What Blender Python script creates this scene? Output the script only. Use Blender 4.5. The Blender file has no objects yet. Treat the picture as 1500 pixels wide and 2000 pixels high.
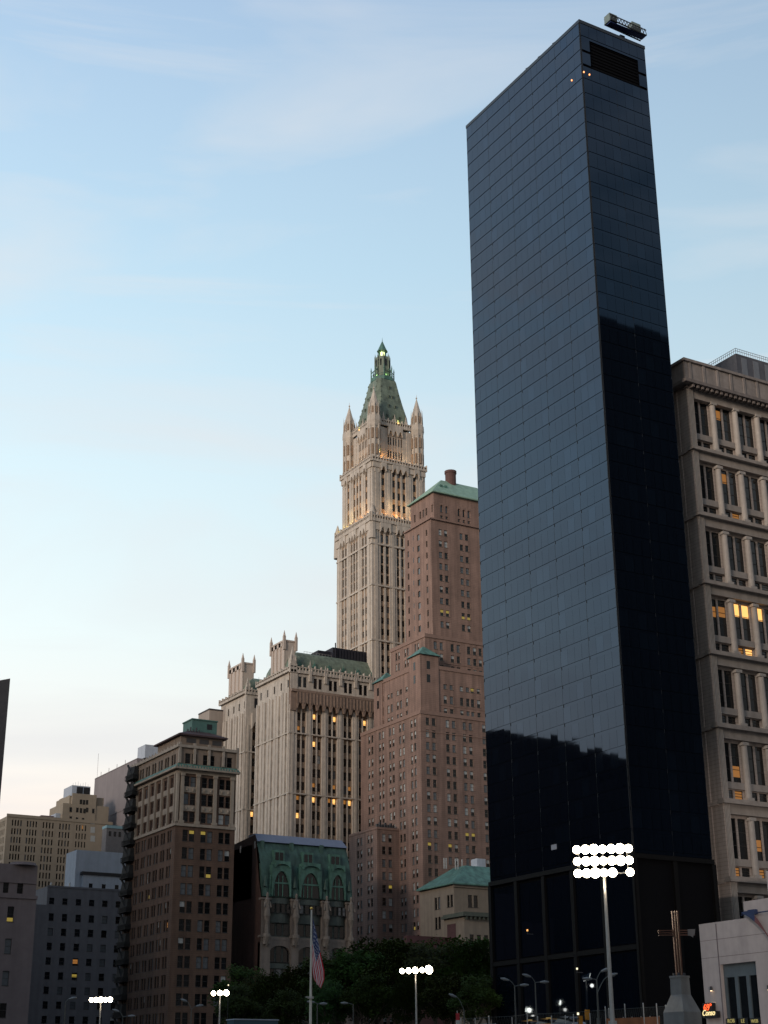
import bpy, math, random
from mathutils import Vector, Matrix
R = math.radians
random.seed(7)
scene = bpy.context.scene
COL = scene.collection

# ---------------------------------------------------------------- camera
CZ = -6.0                                   # the photographer stands in the excavated site, below street level
FPX, PITCH, ROLL, HEAD = 2950.0, R(20.96), R(0.45), R(30.5)
fw = Vector((math.sin(HEAD)*math.cos(PITCH), math.cos(HEAD)*math.cos(PITCH), math.sin(PITCH)))
rt0 = Vector((math.cos(HEAD), -math.sin(HEAD), 0))
up0 = rt0.cross(fw)
rt = rt0*math.cos(ROLL) - up0*math.sin(ROLL)
up = up0*math.cos(ROLL) + rt0*math.sin(ROLL)
cam = bpy.data.cameras.new('camera'); camo = bpy.data.objects.new('camera', cam); COL.objects.link(camo)
cam.sensor_fit = 'VERTICAL'; cam.sensor_height = 32; cam.lens = 32*FPX/2000
cam.clip_start = 0.5; cam.clip_end = 8000
M = Matrix((rt, up, -fw)).transposed().to_4x4(); M.translation = Vector((0, 0, CZ))
camo.matrix_world = M
scene.camera = camo

# ---------------------------------------------------------------- sky, sun, exposure
SUN_EL, SUN_STR = 12.0, 2.2
w = bpy.data.worlds.new('World'); scene.world = w; w.use_nodes = True
nt = w.node_tree; N = nt.nodes; L = nt.links
for n in list(N): N.remove(n)
def nd(t, **k):
    n = N.new(t)
    for a, b in k.items(): setattr(n, a, b)
    return n
out = nd('ShaderNodeOutputWorld'); bg = nd('ShaderNodeBackground')
sky = nd('ShaderNodeTexSky', sky_type='NISHITA', sun_disc=False, sun_elevation=R(4.0), sun_rotation=R(-90),
         altitude=20.0, air_density=1.0, dust_density=0.6, ozone_density=3.0)
tc = nd('ShaderNodeTexCoord'); sep = nd('ShaderNodeSeparateXYZ'); L.new(tc.outputs['Generated'], sep.inputs[0])
# colours of the evening sky by height: peach over the roofs, pale cyan, then blue
ramp = nd('ShaderNodeValToRGB'); L.new(sep.outputs['Z'], ramp.inputs[0])
cr = ramp.color_ramp
pts = [(0.0, (0.62, 0.50, 0.45)), (0.14, (0.98, 0.82, 0.72)), (0.20, (0.93, 0.90, 0.84)), (0.28, (0.83, 0.93, 0.93)), (0.38, (0.70, 0.87, 0.94)),
       (0.50, (0.54, 0.75, 0.90)), (0.64, (0.42, 0.59, 0.80)), (0.82, (0.22, 0.38, 0.66)), (1.0, (0.12, 0.23, 0.46))]
while len(cr.elements) < len(pts): cr.elements.new(0.5)
for e, (p, c) in zip(cr.elements, pts): e.position = p; e.color = (*c, 1)
# brighter to the west (-x), dimmer to the east and south
wv = nd('ShaderNodeVectorMath', operation='DOT_PRODUCT'); L.new(tc.outputs['Generated'], wv.inputs[0])
wv.inputs[1].default_value = Vector((-0.50, 0.86, 0.0))
mr = nd('ShaderNodeMapRange'); L.new(wv.outputs['Value'], mr.inputs[0])
mr.inputs[1].default_value = -0.9; mr.inputs[2].default_value = 1.0; mr.inputs[3].default_value = 0.38; mr.inputs[4].default_value = 1.38
mul = nd('ShaderNodeVectorMath', operation='SCALE'); L.new(ramp.outputs[0], mul.inputs[0]); L.new(mr.outputs[0], mul.inputs['Scale'])
# thin high cloud
mp = nd('ShaderNodeMapping'); L.new(tc.outputs['Generated'], mp.inputs[0]); mp.inputs['Scale'].default_value = (1.7, 1.7, 8.0)
mp.inputs['Rotation'].default_value = (R(-16), R(22), R(25))
ns = nd('ShaderNodeTexNoise'); L.new(mp.outputs[0], ns.inputs[0]); ns.inputs['Scale'].default_value = 1.6
ns.inputs['Detail'].default_value = 7; ns.inputs['Roughness'].default_value = 0.5; ns.inputs['Distortion'].default_value = 0.6
cl = nd('ShaderNodeMapRange'); L.new(ns.outputs[0], cl.inputs[0])
cl.inputs[1].default_value = 0.47; cl.inputs[2].default_value = 0.74; cl.inputs[3].default_value = 0.0; cl.inputs[4].default_value = 0.65
mp2 = nd('ShaderNodeMapping'); L.new(tc.outputs['Generated'], mp2.inputs[0]); mp2.inputs['Scale'].default_value = (1.5, 1.5, 17.0); mp2.inputs['Rotation'].default_value = (R(3), R(-4), 0); mp2.inputs['Location'].default_value = (0.9, 0.5, 4.1)
ns2 = nd('ShaderNodeTexNoise'); L.new(mp2.outputs[0], ns2.inputs[0]); ns2.inputs['Scale'].default_value = 1.5; ns2.inputs['Detail'].default_value = 6; ns2.inputs['Roughness'].default_value = 0.55; ns2.inputs['Distortion'].default_value = 0.4
cl2 = nd('ShaderNodeMapRange'); L.new(ns2.outputs[0], cl2.inputs[0]); cl2.inputs[1].default_value = 0.54; cl2.inputs[2].default_value = 0.74; cl2.inputs[3].default_value = 0.0; cl2.inputs[4].default_value = 0.5
mxc = nd('ShaderNodeMath', operation='MAXIMUM'); L.new(cl.outputs[0], mxc.inputs[0]); L.new(cl2.outputs[0], mxc.inputs[1])
mx = nd('ShaderNodeMix', data_type='RGBA'); L.new(mxc.outputs[0], mx.inputs['Factor']); L.new(mul.outputs[0], mx.inputs['A'])
mx.inputs['B'].default_value = (0.90, 0.90, 0.91, 1)
# physical sky at dusk strength, mixed with the haze and cloud colours
sks = nd('ShaderNodeVectorMath', operation='SCALE'); L.new(sky.outputs[0], sks.inputs[0]); sks.inputs['Scale'].default_value = 0.12
m2 = nd('ShaderNodeMix', data_type='RGBA'); m2.inputs['Factor'].default_value = 0.88
L.new(sks.outputs[0], m2.inputs['A']); L.new(mx.outputs['Result'], m2.inputs['B'])
L.new(m2.outputs['Result'], bg.inputs[0]); bg.inputs[1].default_value = 1.0; L.new(bg.outputs[0], out.inputs[0])

sun = bpy.data.lights.new('sun', 'SUN'); suno = bpy.data.objects.new('sun', sun); COL.objects.link(suno)
sun.energy = SUN_STR; sun.angle = R(14); sun.color = (1.0, 0.84, 0.70)
sd = Vector((-math.cos(R(SUN_EL))*0.92, -math.cos(R(SUN_EL))*0.39, math.sin(R(SUN_EL))))
suno.rotation_euler = sd.to_track_quat('Z', 'Y').to_euler()
scene.view_settings.view_transform = 'Standard'; scene.view_settings.look = 'None'
scene.view_settings.exposure = 0.0; scene.view_settings.gamma = 1.0

# ---------------------------------------------------------------- measuring helpers (photo rows/columns onto real planes)
C0 = Vector((0, 0, CZ))
def ray(px, py): return (fw*FPX + rt*(px-750) + up*(1000-py)).normalized()
def proj(x, y, z):
    d = Vector((x, y, z)) - C0
    k = d.dot(fw)
    if k < 1: return (-9999, -9999)
    return (750 + FPX*d.dot(rt)/k, 1000 - FPX*d.dot(up)/k)
def onW(px, py, u):
    d = ray(px, py); t = u/d.x; return d.y*t, CZ + d.z*t
def onS(px, py, v):
    d = ray(px, py); t = v/d.y; return d.x*t, CZ + d.z*t
def ZP(py, u, v):
    a, b = -60.0, 400.0
    for _ in range(40):
        m = (a+b)/2
        if proj(u, v, m)[1] > py: a = m
        else: b = m
    return a
def at(px, py, D):
    d = ray(px, py); t = D/math.hypot(d.x, d.y); return d.x*t, d.y*t, CZ + d.z*t

# ---------------------------------------------------------------- materials
MATS = {}
def mat(name, col, rough=0.8, var=0.18, scale=0.6, streak=0.0, metal=0.0, course=0.0, ior=1.5, bump=0.0, leaf=False):
    if name in MATS: return MATS[name]
    m = bpy.data.materials.new(name); m.use_nodes = True
    t = m.node_tree; b = t.nodes['Principled BSDF']
    b.inputs['Roughness'].default_value = rough; b.inputs['Metallic'].default_value = metal; b.inputs['IOR'].default_value = ior
    b.inputs['Base Color'].default_value = (*col, 1)
    if var > 0:
        g = t.nodes.new('ShaderNodeNewGeometry')
        n1 = t.nodes.new('ShaderNodeTexNoise'); n1.inputs['Scale'].default_value = scale; n1.inputs['Detail'].default_value = 8; n1.inputs['Roughness'].default_value = 0.65
        t.links.new(g.outputs['Position'], n1.inputs['Vector'])
        a = t.nodes.new('ShaderNodeMapRange'); t.links.new(n1.outputs[0], a.inputs[0])
        a.inputs[1].default_value = 0.25; a.inputs[2].default_value = 0.75; a.inputs[3].default_value = 1-var; a.inputs[4].default_value = 1+var
        last = a.outputs[0]
        def times(o1, o2):
            q = t.nodes.new('ShaderNodeMath'); q.operation = 'MULTIPLY'; t.links.new(o1, q.inputs[0]); t.links.new(o2, q.inputs[1]); return q.outputs[0]
        if streak > 0:                                   # rain streaks running down the wall
            mp = t.nodes.new('ShaderNodeMapping'); mp.inputs['Scale'].default_value = (0.9, 0.9, 0.05); t.links.new(g.outputs['Position'], mp.inputs[0])
            n2 = t.nodes.new('ShaderNodeTexNoise'); n2.inputs['Scale'].default_value = 1.0; n2.inputs['Detail'].default_value = 5; t.links.new(mp.outputs[0], n2.inputs['Vector'])
            a2 = t.nodes.new('ShaderNodeMapRange'); t.links.new(n2.outputs[0], a2.inputs[0])
            a2.inputs[1].default_value = 0.35; a2.inputs[2].default_value = 0.7; a2.inputs[3].default_value = 1; a2.inputs[4].default_value = 1-streak
            last = times(last, a2.outputs[0])
        if course > 0:                                   # bed joints
            sx = t.nodes.new('ShaderNodeSeparateXYZ'); t.links.new(g.outputs['Position'], sx.inputs[0])
            q = t.nodes.new('ShaderNodeMath'); q.operation = 'MODULO'; q.inputs[1].default_value = course; t.links.new(sx.outputs['Z'], q.inputs[0])
            c = t.nodes.new('ShaderNodeMath'); c.operation = 'GREATER_THAN'; c.inputs[1].default_value = course*0.12; t.links.new(q.outputs[0], c.inputs[0])
            e = t.nodes.new('ShaderNodeMapRange'); t.links.new(c.outputs[0], e.inputs[0]); e.inputs[3].default_value = 0.7; e.inputs[4].default_value = 1.0
            last = times(last, e.outputs[0])
        v = t.nodes.new('ShaderNodeVectorMath'); v.operation = 'SCALE'; v.inputs[0].default_value = col; t.links.new(last, v.inputs['Scale'])
        t.links.new(v.outputs[0], b.inputs['Base Color'])
        if bump > 0:
            n3 = t.nodes.new('ShaderNodeTexNoise'); n3.inputs['Scale'].default_value = scale*6; t.links.new(g.outputs['Position'], n3.inputs['Vector'])
            bp = t.nodes.new('ShaderNodeBump'); bp.inputs['Strength'].default_value = bump; t.links.new(n3.outputs[0], bp.inputs['Height']); t.links.new(bp.outputs[0], b.inputs['Normal'])
    MATS[name] = m; return m
def emit(name, col, s, base=None):
    if name in MATS: return MATS[name]
    m = bpy.data.materials.new(name); m.use_nodes = True; b = m.node_tree.nodes['Principled BSDF']
    b.inputs['Base Color'].default_value = (*(base or (0.05, 0.05, 0.05)), 1); b.inputs['Roughness'].default_value = 0.5
    b.inputs['Emission Color'].default_value = (*col, 1); b.inputs['Emission Strength'].default_value = s
    MATS[name] = m; return m
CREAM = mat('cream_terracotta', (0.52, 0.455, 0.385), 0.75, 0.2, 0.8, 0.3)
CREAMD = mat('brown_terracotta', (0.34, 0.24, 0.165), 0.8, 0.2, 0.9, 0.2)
SHADE = mat('dark_cornice_terracotta', (0.22, 0.16, 0.12), 0.8, 0.25, 1.0)
BRICK = mat('pink_brick', (0.27, 0.172, 0.135), 0.85, 0.24, 0.25, 0.38, course=0.55)
BRICKT = mat('pink_brick_trim', (0.235, 0.15, 0.118), 0.85, 0.15, 0.5)
BROWN = mat('brown_brick', (0.12, 0.070, 0.047), 0.85, 0.28, 0.4, 0.3, course=0.5)
BSTONE = mat('weathered_buff_stone', (0.32, 0.265, 0.21), 0.8, 0.2, 0.9, 0.25)
DARKB = mat('dark_party_wall_brick', (0.07, 0.035, 0.026), 0.9, 0.3, 0.3, 0.3)
GREYB = mat('grey_brick', (0.15, 0.15, 0.165), 0.85, 0.12, 0.4, 0.15)
WHITEP = mat('whitewashed_penthouse_wall', (0.42, 0.46, 0.52), 0.8, 0.1, 0.5, 0.15)
BEIGE = mat('beige_brick', (0.31, 0.255, 0.19), 0.85, 0.1, 0.3, 0.1)
MAUVE = mat('mauve_limestone', (0.17, 0.135, 0.135), 0.8, 0.15, 0.4, 0.15)
SLAB = mat('grey_precast_slab', (0.22, 0.19, 0.19), 0.8, 0.1, 0.2, 0.12)
LIME = mat('warm_limestone', (0.46, 0.385, 0.335), 0.75, 0.16, 0.8, 0.25, course=0.62)
LIMEP = mat('smooth_limestone', (0.42, 0.375, 0.335), 0.7, 0.14, 1.0, 0.25)
LIMED = mat('dark_limestone', (0.20, 0.17, 0.155), 0.8, 0.25, 1.0, 0.2)  # darker limestone tone for the cornice
PALE = mat('pale_limestone', (0.44, 0.37, 0.34), 0.7, 0.1, 0.7, 0.15)
COPPER = mat('green_copper', (0.08, 0.185, 0.145), 0.6, 0.4, 0.9, 0.45)
COPPERT = mat('bright_verdigris', (0.10, 0.22, 0.18), 0.6, 0.35, 0.6, 0.45)
COPPERM = mat('mottled_copper', (0.165, 0.205, 0.15), 0.6, 0.4, 0.7, 0.4)
SLATE = mat('blue_grey_metal_roof', (0.16, 0.19, 0.26), 0.5, 0.12, 0.5)
BLACK = mat('black_steel', (0.012, 0.012, 0.014), 0.5, 0.3, 1.0)
DARKM = mat('dark_metal', (0.05, 0.05, 0.055), 0.45, 0.2, 1.0, metal=0.4)
ROOF = mat('roof_felt', (0.06, 0.055, 0.055), 0.9, 0.2, 0.5)
ROOFB = mat('brown_roof_tile', (0.06, 0.035, 0.035), 0.8, 0.2, 1.0)
STEEL = mat('galvanised_steel', (0.45, 0.44, 0.42), 0.45, 0.15, 2.0, metal=0.5)
GLASS = mat('window_glass', (0.004, 0.005, 0.006), 0.06, 0.0, ior=1.5)
GLASSN = mat('window_glass_old', (0.008, 0.010, 0.012), 0.12, 0.0, ior=1.5)
BLIND = mat('window_blind_and_glint', (0.38, 0.39, 0.38), 0.25, 0.15, 2.0, ior=1.6)  # pale pane: blinds, with sky reflection put into the colour
BLINDD = mat('window_with_dim_blind', (0.10, 0.11, 0.12), 0.2, 0.2, 2.0, ior=1.6)
FRAME = mat('painted_window_frame', (0.035, 0.03, 0.028), 0.6, 0.1, 2.0)
FRAMEL = mat('pale_window_frame', (0.12, 0.105, 0.09), 0.6, 0.1, 2.0)
LITO = emit('lit_window_orange', (1.0, 0.40, 0.08), 0.28)
LITB = emit('lit_window_bright', (1.0, 0.50, 0.14), 1.5)
LITY = emit('lit_window_yellow', (0.85, 0.62, 0.10), 0.3)
CURT = mat('hotel_curtain_glass', (0.0014, 0.0028, 0.006), 0.03, 0.0, ior=1.68)
CURTB = mat('hotel_glass_with_curtain', (0.002, 0.004, 0.008), 0.04, 0.0, ior=1.74)
CURT2 = mat('hotel_spandrel_glass', (0.0014, 0.0028, 0.006), 0.04, 0.0, ior=1.70)
for m_ in (CURT, CURT2, CURTB): m_.node_tree.nodes['Principled BSDF'].inputs['Specular Tint'].default_value = (0.40, 0.62, 0.96, 1)
MULL = mat('hotel_mullion', (0.012, 0.013, 0.016), 0.35, 0.0, ior=1.5)
ASPH = mat('asphalt', (0.05, 0.05, 0.05), 0.9, 0.25, 1.2, bump=0.2)
DIRT = mat('packed_dirt', (0.12, 0.09, 0.065), 0.95, 0.3, 0.3, bump=0.3)
CONC = mat('cast_concrete', (0.30, 0.28, 0.25), 0.8, 0.15, 1.5, 0.2)

# ---------------------------------------------------------------- object helpers
def tag(o, label, cat, group=None, kind=None):
    if label: o['label'] = label
    if cat: o['category'] = cat
    if group: o['group'] = group
    if kind: o['kind'] = kind
    return o
def empty(name, loc, label, cat, group=None, rz=0):
    o = bpy.data.objects.new(name, None); COL.objects.link(o); o.location = loc; o.rotation_euler.z = rz
    o.empty_display_size = 1.0
    return tag(o, label, cat, group)
def adopt(o, parent):
    o.parent = parent
    if parent is not None and parent.type == 'EMPTY' and not parent.get('_local'):
        o.matrix_parent_inverse = Matrix.Translation(-Vector(parent.location))
def adopt_sub(o, part):                       # a sub-part under a part that was built in world coordinates
    o.parent = part
class MB:
    def __init__(s): s.v = []; s.f = []; s.m = []
    def quad(s, pts, mi=0):
        n = len(s.v); s.v += [tuple(p) for p in pts]; s.f.append(tuple(range(n, n+len(pts)))); s.m.append(mi)
    def box(s, x0, x1, y0, y1, z0, z1, mi=0):
        if x0 > x1: x0, x1 = x1, x0
        if y0 > y1: y0, y1 = y1, y0
        n = len(s.v)
        s.v += [(x0,y0,z0),(x1,y0,z0),(x1,y1,z0),(x0,y1,z0),(x0,y0,z1),(x1,y0,z1),(x1,y1,z1),(x0,y1,z1)]
        for q in ((0,3,2,1),(4,5,6,7),(0,1,5,4),(1,2,6,5),(2,3,7,6),(3,0,4,7)):
            s.f.append(tuple(n+i for i in q)); s.m.append(mi)
    def fbox(s, face, plane, a0, a1, z0, z1, d0, d1, mi=0):      # box on a facade, d outward
        if face == 'S': s.box(a0, a1, plane-d1, plane-d0, z0, z1, mi)
        else: s.box(plane-d1, plane-d0, a0, a1, z0, z1, mi)
    def cyl(s, x, y, z0, z1, r0, r1=None, n=8, mi=0, rot=0.0, cap=True):
        if r1 is None: r1 = r0
        k = len(s.v)
        for z, r in ((z0, r0), (z1, r1)):
            for i in range(n):
                a = rot + 2*math.pi*i/n; s.v.append((x+r*math.cos(a), y+r*math.sin(a), z))
        for i in range(n):
            j = (i+1) % n; s.f.append((k+i, k+j, k+n+j, k+n+i)); s.m.append(mi)
        if cap:
            s.f.append(tuple(k+i for i in reversed(range(n)))); s.m.append(mi)
            s.f.append(tuple(k+n+i for i in range(n))); s.m.append(mi)
    def tube(s, p, q, r0, r1=None, n=6, mi=0):
        if r1 is None: r1 = r0
        p = Vector(p); q = Vector(q); d = (q-p)
        if d.length < 1e-6: return
        d.normalize(); a = d.orthogonal().normalized(); b = d.cross(a); k = len(s.v)
        for c, r in ((p, r0), (q, r1)):
            for i in range(n):
                t = 2*math.pi*i/n; s.v.append(tuple(c + a*r*math.cos(t) + b*r*math.sin(t)))
        for i in range(n):
            j = (i+1) % n; s.f.append((k+i, k+j, k+n+j, k+n+i)); s.m.append(mi)
        s.f.append(tuple(k+i for i in reversed(range(n)))); s.m.append(mi)
        s.f.append(tuple(k+n+i for i in range(n))); s.m.append(mi)
    def frustum(s, x0, x1, y0, y1, z0, X0, X1, Y0, Y1, z1, mi=0):
        n = len(s.v)
        s.v += [(x0,y0,z0),(x1,y0,z0),(x1,y1,z0),(x0,y1,z0),(X0,Y0,z1),(X1,Y0,z1),(X1,Y1,z1),(X0,Y1,z1)]
        for q in ((0,3,2,1),(4,5,6,7),(0,1,5,4),(1,2,6,5),(2,3,7,6),(3,0,4,7)):
            s.f.append(tuple(n+i for i in q)); s.m.append(mi)
    def arch(s, face, plane, a0, a1, z0, z1, hgt, d0, d1, mi=0, marg=0.08, pointed=True, n=8):
        """panel whose underside is cut by an arch: a corbel bay or window head"""
        w_ = a1-a0; m = w_*marg; c = (a0+a1)/2; r = w_/2-m; pr = []
        for i in range(n+1):
            t = math.pi*i/n; x = -math.cos(t); z = math.sin(t)
            if pointed: z = 1-abs(x)**1.6
            pr.append((c+r*x, z0+hgt*z))
        P = lambda a, z, d: (a, plane-d, z) if face == 'S' else (plane-d, a, z)
        segs = [((a0, z0), (a0, z1)), ] 
        pl = [(a0, z0)] + pr + [(a1, z0)]
        for i in range(len(pl)-1):
            (a, z), (b, zz) = pl[i], pl[i+1]
            s.quad([P(a, z, d1), P(b, zz, d1), P(b, z1, d1), P(a, z1, d1)], mi) if b-a > 1e-6 else None
            s.quad([P(a, z, d0), P(b, zz, d0), P(b, zz, d1), P(a, z, d1)], mi)
        s.quad([P(a0, z0, d0), P(a0, z0, d1), P(a0, z1, d1), P(a0, z1, d0)], mi)
        s.quad([P(a1, z0, d0), P(a1, z0, d1), P(a1, z1, d1), P(a1, z1, d0)], mi)
        s.quad([P(a0, z1, d0), P(a0, z1, d1), P(a1, z1, d1), P(a1, z1, d0)], mi)
    def build(s, name, mats, parent=None, label=None, smooth=False):
        me = bpy.data.meshes.new(name); me.from_pydata(s.v, [], s.f)
        for m in (mats if isinstance(mats, (list, tuple)) else [mats]): me.materials.append(m)
        me.polygons.foreach_set('material_index', s.m)
        if smooth: me.polygons.foreach_set('use_smooth', [True]*len(s.f))
        me.update()
        o = bpy.data.objects.new(name, me); COL.objects.link(o)
        if parent is not None: adopt(o, parent)
        if label: o['label'] = label
        return o

WINS = []     # every window of every building, made into objects at the end
def wall(mb, face, plane, a0, a1, z0, z1, cols=(), rows=(), depth=0.3, mi=0, root=None, style='sash', skip=None, rmi=None, register=True):
    """a real wall sheet with real openings and reveals; the windows are listed for later"""
    holes = []
    for r in rows:
        za, zb = r[0], r[1]
        if za < z0+0.05 or zb > z1-0.05: continue
        for c in cols:
            ca, cb = min(c[0], c[1]), max(c[0], c[1])
            if ca < a0+0.05 or cb > a1-0.05: continue
            if skip and skip((ca+cb)/2, (za+zb)/2): continue
            holes.append((ca, cb, za, zb))
    P = lambda a, z, d: (a, plane-d, z) if face == 'S' else (plane-d, a, z)
    zs = sorted(set([z0, z1] + [h[2] for h in holes] + [h[3] for h in holes]))
    for za, zb in zip(zs, zs[1:]):
        zm = (za+zb)/2
        hs = sorted((h[0], h[1]) for h in holes if h[2] < zm < h[3])
        cur = a0
        for ca, cb in hs:
            if ca > cur+1e-4: mb.quad([P(cur, za, 0), P(ca, za, 0), P(ca, zb, 0), P(cur, zb, 0)], mi)
            cur = max(cur, cb)
        if cur < a1-1e-4: mb.quad([P(cur, za, 0), P(a1, za, 0), P(a1, zb, 0), P(cur, zb, 0)], mi)
    r_ = mi if rmi is None else rmi
    for ca, cb, za, zb in holes:
        d = -depth-0.02
        mb.quad([P(ca, za, 0), P(ca, za, d), P(ca, zb, d), P(ca, zb, 0)], r_)
        mb.quad([P(cb, za, 0), P(cb, za, d), P(cb, zb, d), P(cb, zb, 0)], r_)
        mb.quad([P(ca, za, 0), P(cb, za, 0), P(cb, za, d), P(ca, za, d)], r_)
        mb.quad([P(ca, zb, 0), P(cb, zb, 0), P(cb, zb, d), P(ca, zb, d)], r_)
        if register: WINS.append(dict(root=root, face=face, plane=plane+depth, a=(ca+cb)/2, z=za, w=cb-ca, h=zb-za, style=style))
    return holes
def closebox(mb, x0, x1, y0, y1, z0, z1, mi=0, roof=1, faces='NE'):
    if 'N' in faces: mb.quad([(x0,y1,z0),(x1,y1,z0),(x1,y1,z1),(x0,y1,z1)], mi)
    if 'E' in faces: mb.quad([(x1,y0,z0),(x1,y1,z0),(x1,y1,z1),(x1,y0,z1)], mi)
    if 'S' in faces: mb.quad([(x0,y0,z0),(x1,y0,z0),(x1,y0,z1),(x0,y0,z1)], mi)
    if 'W' in faces: mb.quad([(x0,y0,z0),(x0,y1,z0),(x0,y1,z1),(x0,y0,z1)], mi)
    mb.quad([(x0,y0,z1),(x1,y0,z1),(x1,y1,z1),(x0,y1,z1)], roof)
def rows(z0, pitch, h, n): return [(z0+i*pitch, z0+i*pitch+h) for i in range(n)]
def groups(a0, a1, n, k, w_, gap):      # n groups of k windows spread evenly over a0..a1
    res = []
    for i in range(n):
        c = a0 + (a1-a0)*(i+0.5)/n; tot = k*w_+(k-1)*gap
        for j in range(k): res.append((c-tot/2+j*(w_+gap), c-tot/2+j*(w_+gap)+w_))
    return res
def pxcols(face, plane, py, lst):
    f = onW if face == 'W' else onS
    return [tuple(sorted((f(a, py, plane)[0], f(b, py, plane)[0]))) for a, b in lst]
LIT = []      # (px, py, radius px, material key) lit windows seen in the photo
for x, y in [(585,1367),(617,1394),(650,1398),(716,1381),(716,1405),(616,1449),(583,1550),(615,1553),(650,1556),(682,1560),(581,1604),(489,1580),
             (1443,1189),(1460,1192),(1490,1199),(1467,1278)]:
    LIT.append((x, y, 7, 'B'))
for x, y in [(585,1421),(615,1527),(650,1530),(682,1534),(572,1555),(640,1556),(672,1560),(1401,1194),(1443,1272),(1405,811),(1417,935),(1425,1507),
             (1484,1652),(1490,1702),(1414,1196),(1444,1552),(1444,1011),(1437,1677),(1444,1703),(1491,1600),(1450,1560),(145,1878),(337,1807),(160,1602),(735,1404)]:
    LIT.append((x, y, 6, 'O'))
for x, y in [(842,1643),(880,1646),(924,1627),(916,1628),(868,1189),(878,1190),(910,1215),(922,1334),(763,1731),(382,1621),(395,1622),(145,1906),
             (415,1720),(811,1830),(899,1213),(298,1752),(22,1797)]:
    LIT.append((x, y, 6, 'Y'))

# ================================================================= 1. black glass hotel tower
HU0, HU1, HV0, HV1, HZ = 147.5, 163.0, 178.0, 216.0, 178.4
r = empty('glass_tower', (HU0, HV0, 0), 'tall slab tower of black mirror glass, the highest building in the photo', 'tower')
mb = MB()
mb.box(HU0+0.25, HU1-0.1, HV0+0.25, HV1-0.1, 0, HZ-0.3, 0)
# louvred plant opening near the top of the narrow side
lo0, lo1 = onS(1149, 90, HV0)[0], onS(1242, 120, HV0)[0]
lz1, lz0 = onS(1149, 88, HV0)[1], onS(1149, 130, HV0)[1]
mb.build('core_wall', [mat('core_black', (0.003, 0.003, 0.004), 0.8, 0.0, ior=1.2)], r)
BZ = onW(1100, 1693, HU0)[1]; FH = (HZ-0.6-BZ)/48; pw_ = (HU1-HU0-0.3)/8
klo, khi = round((lz0-BZ)/FH), round((lz1-BZ)/FH); lz0, lz1 = BZ+klo*FH, BZ+khi*FH; lo0, lo1 = HU0+0.15+pw_, HU0+0.15+7*pw_
m2_ = MB()
for i in range(9):
    z = lz0 + (lz1-lz0)*(i+0.5)/9; m2_.box(lo0+0.1, lo1-0.1, HV0+0.14, HV0+0.24, z-0.06, z+0.06)
m2_.build('louvre', [mat('louvre_black', (0.003, 0.003, 0.004), 0.9, 0.0, ior=1.1)], r)
pr_ = MB()
for (a, b, c, d) in ((HU0-0.06, HU1+0.06, HV0-0.06, HV0+0.3), (HU0-0.06, HU0+0.3, HV0+0.3, HV1+0.06), (HU1-0.3, HU1+0.06, HV0+0.3, HV1+0.06), (HU0+0.3, HU1-0.3, HV1-0.3, HV1+0.06)):
    pr_.box(a, b, c, d, HZ-0.45, HZ+0.25)
pr_.build('parapet', [MULL], r)
BZ = onW(1100, 1693, HU0)[1]                      # top of the plainer base floors
FH = (HZ-0.6-BZ)/48
NW_, NS_ = 20, 8
for k in range(48):
    z = BZ + k*FH
    for j in range(NW_):
        a0 = HV0+0.15 + (HV1-HV0-0.3)*j/NW_; a1 = HV0+0.15 + (HV1-HV0-0.3)*(j+1)/NW_
        g = 0.07 if j % 4 == 0 else 0.03
        WINS.append(dict(root=r, face='W', plane=HU0, a=(a0+g+a1)/2, z=z+0.55, w=a1-a0-g, h=FH-0.57, style='pane'))
    for j in range(NS_):
        a0 = HU0+0.15 + (HU1-HU0-0.3)*j/NS_; a1 = HU0+0.15 + (HU1-HU0-0.3)*(j+1)/NS_
        if klo <= k < khi and 1 <= j < 7: continue
        WINS.append(dict(root=r, face='S', plane=HV0, a=(a0+a1)/2, z=z+0.55, w=a1-a0-0.04, h=FH-0.57, style='pane'))
sp_ = MB()
for k in range(48):
    z = BZ+k*FH
    sp_.box(HU0+0.02, HU0+0.2, HV0+0.1, HV1-0.1, z+0.005, z+0.535)
    if k < klo or k >= khi: sp_.box(HU0+0.3, HU1-0.1, HV0+0.02, HV0+0.2, z+0.005, z+0.535)
sp_.build('spandrel_band', [CURT2], r)
mu = MB()
for j in range(6):
    a = HV0+0.15+(HV1-HV0-0.3)*j/5; mu.box(HU0-0.05, HU0+0.25, a-0.035, a+0.035, BZ, HZ-0.4)
for j in range(3):
    a = HU0+0.15+(HU1-HU0-0.3)*j/2; mu.box(a-0.035, a+0.035, HV0-0.05, HV0+0.25, BZ, HZ-0.4 if j != 1 else lz0-0.3)
mu.build('mullion', [MULL], r)
b_ = MB()                                         # base floors: a projecting band and tall bays
b_.box(HU0-0.35, HU1, HV0-0.35, HV1+0.1, BZ-0.8, BZ-0.1)
for j in range(6):
    a = HV0+(HV1-HV0)*j/5; b_.box(HU0-0.25, HU0+0.25, a-0.4, a+0.4, 0, BZ-0.8)
for j in range(3):
    a = HU0+(HU1-HU0)*j/2; b_.box(a-0.4, a+0.4, HV0-0.25, HV0+0.25, 0, BZ-0.8)
b_.box(HU0-0.2, HU0+0.2, HV0+0.4, HV1, BZ*0.5-0.4, BZ*0.5+0.3)
b_.build('base_wall', [mat('dark_granite', (0.004, 0.0035, 0.0035), 0.6, 0.2, 1.0, ior=1.25)], r)
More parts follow.
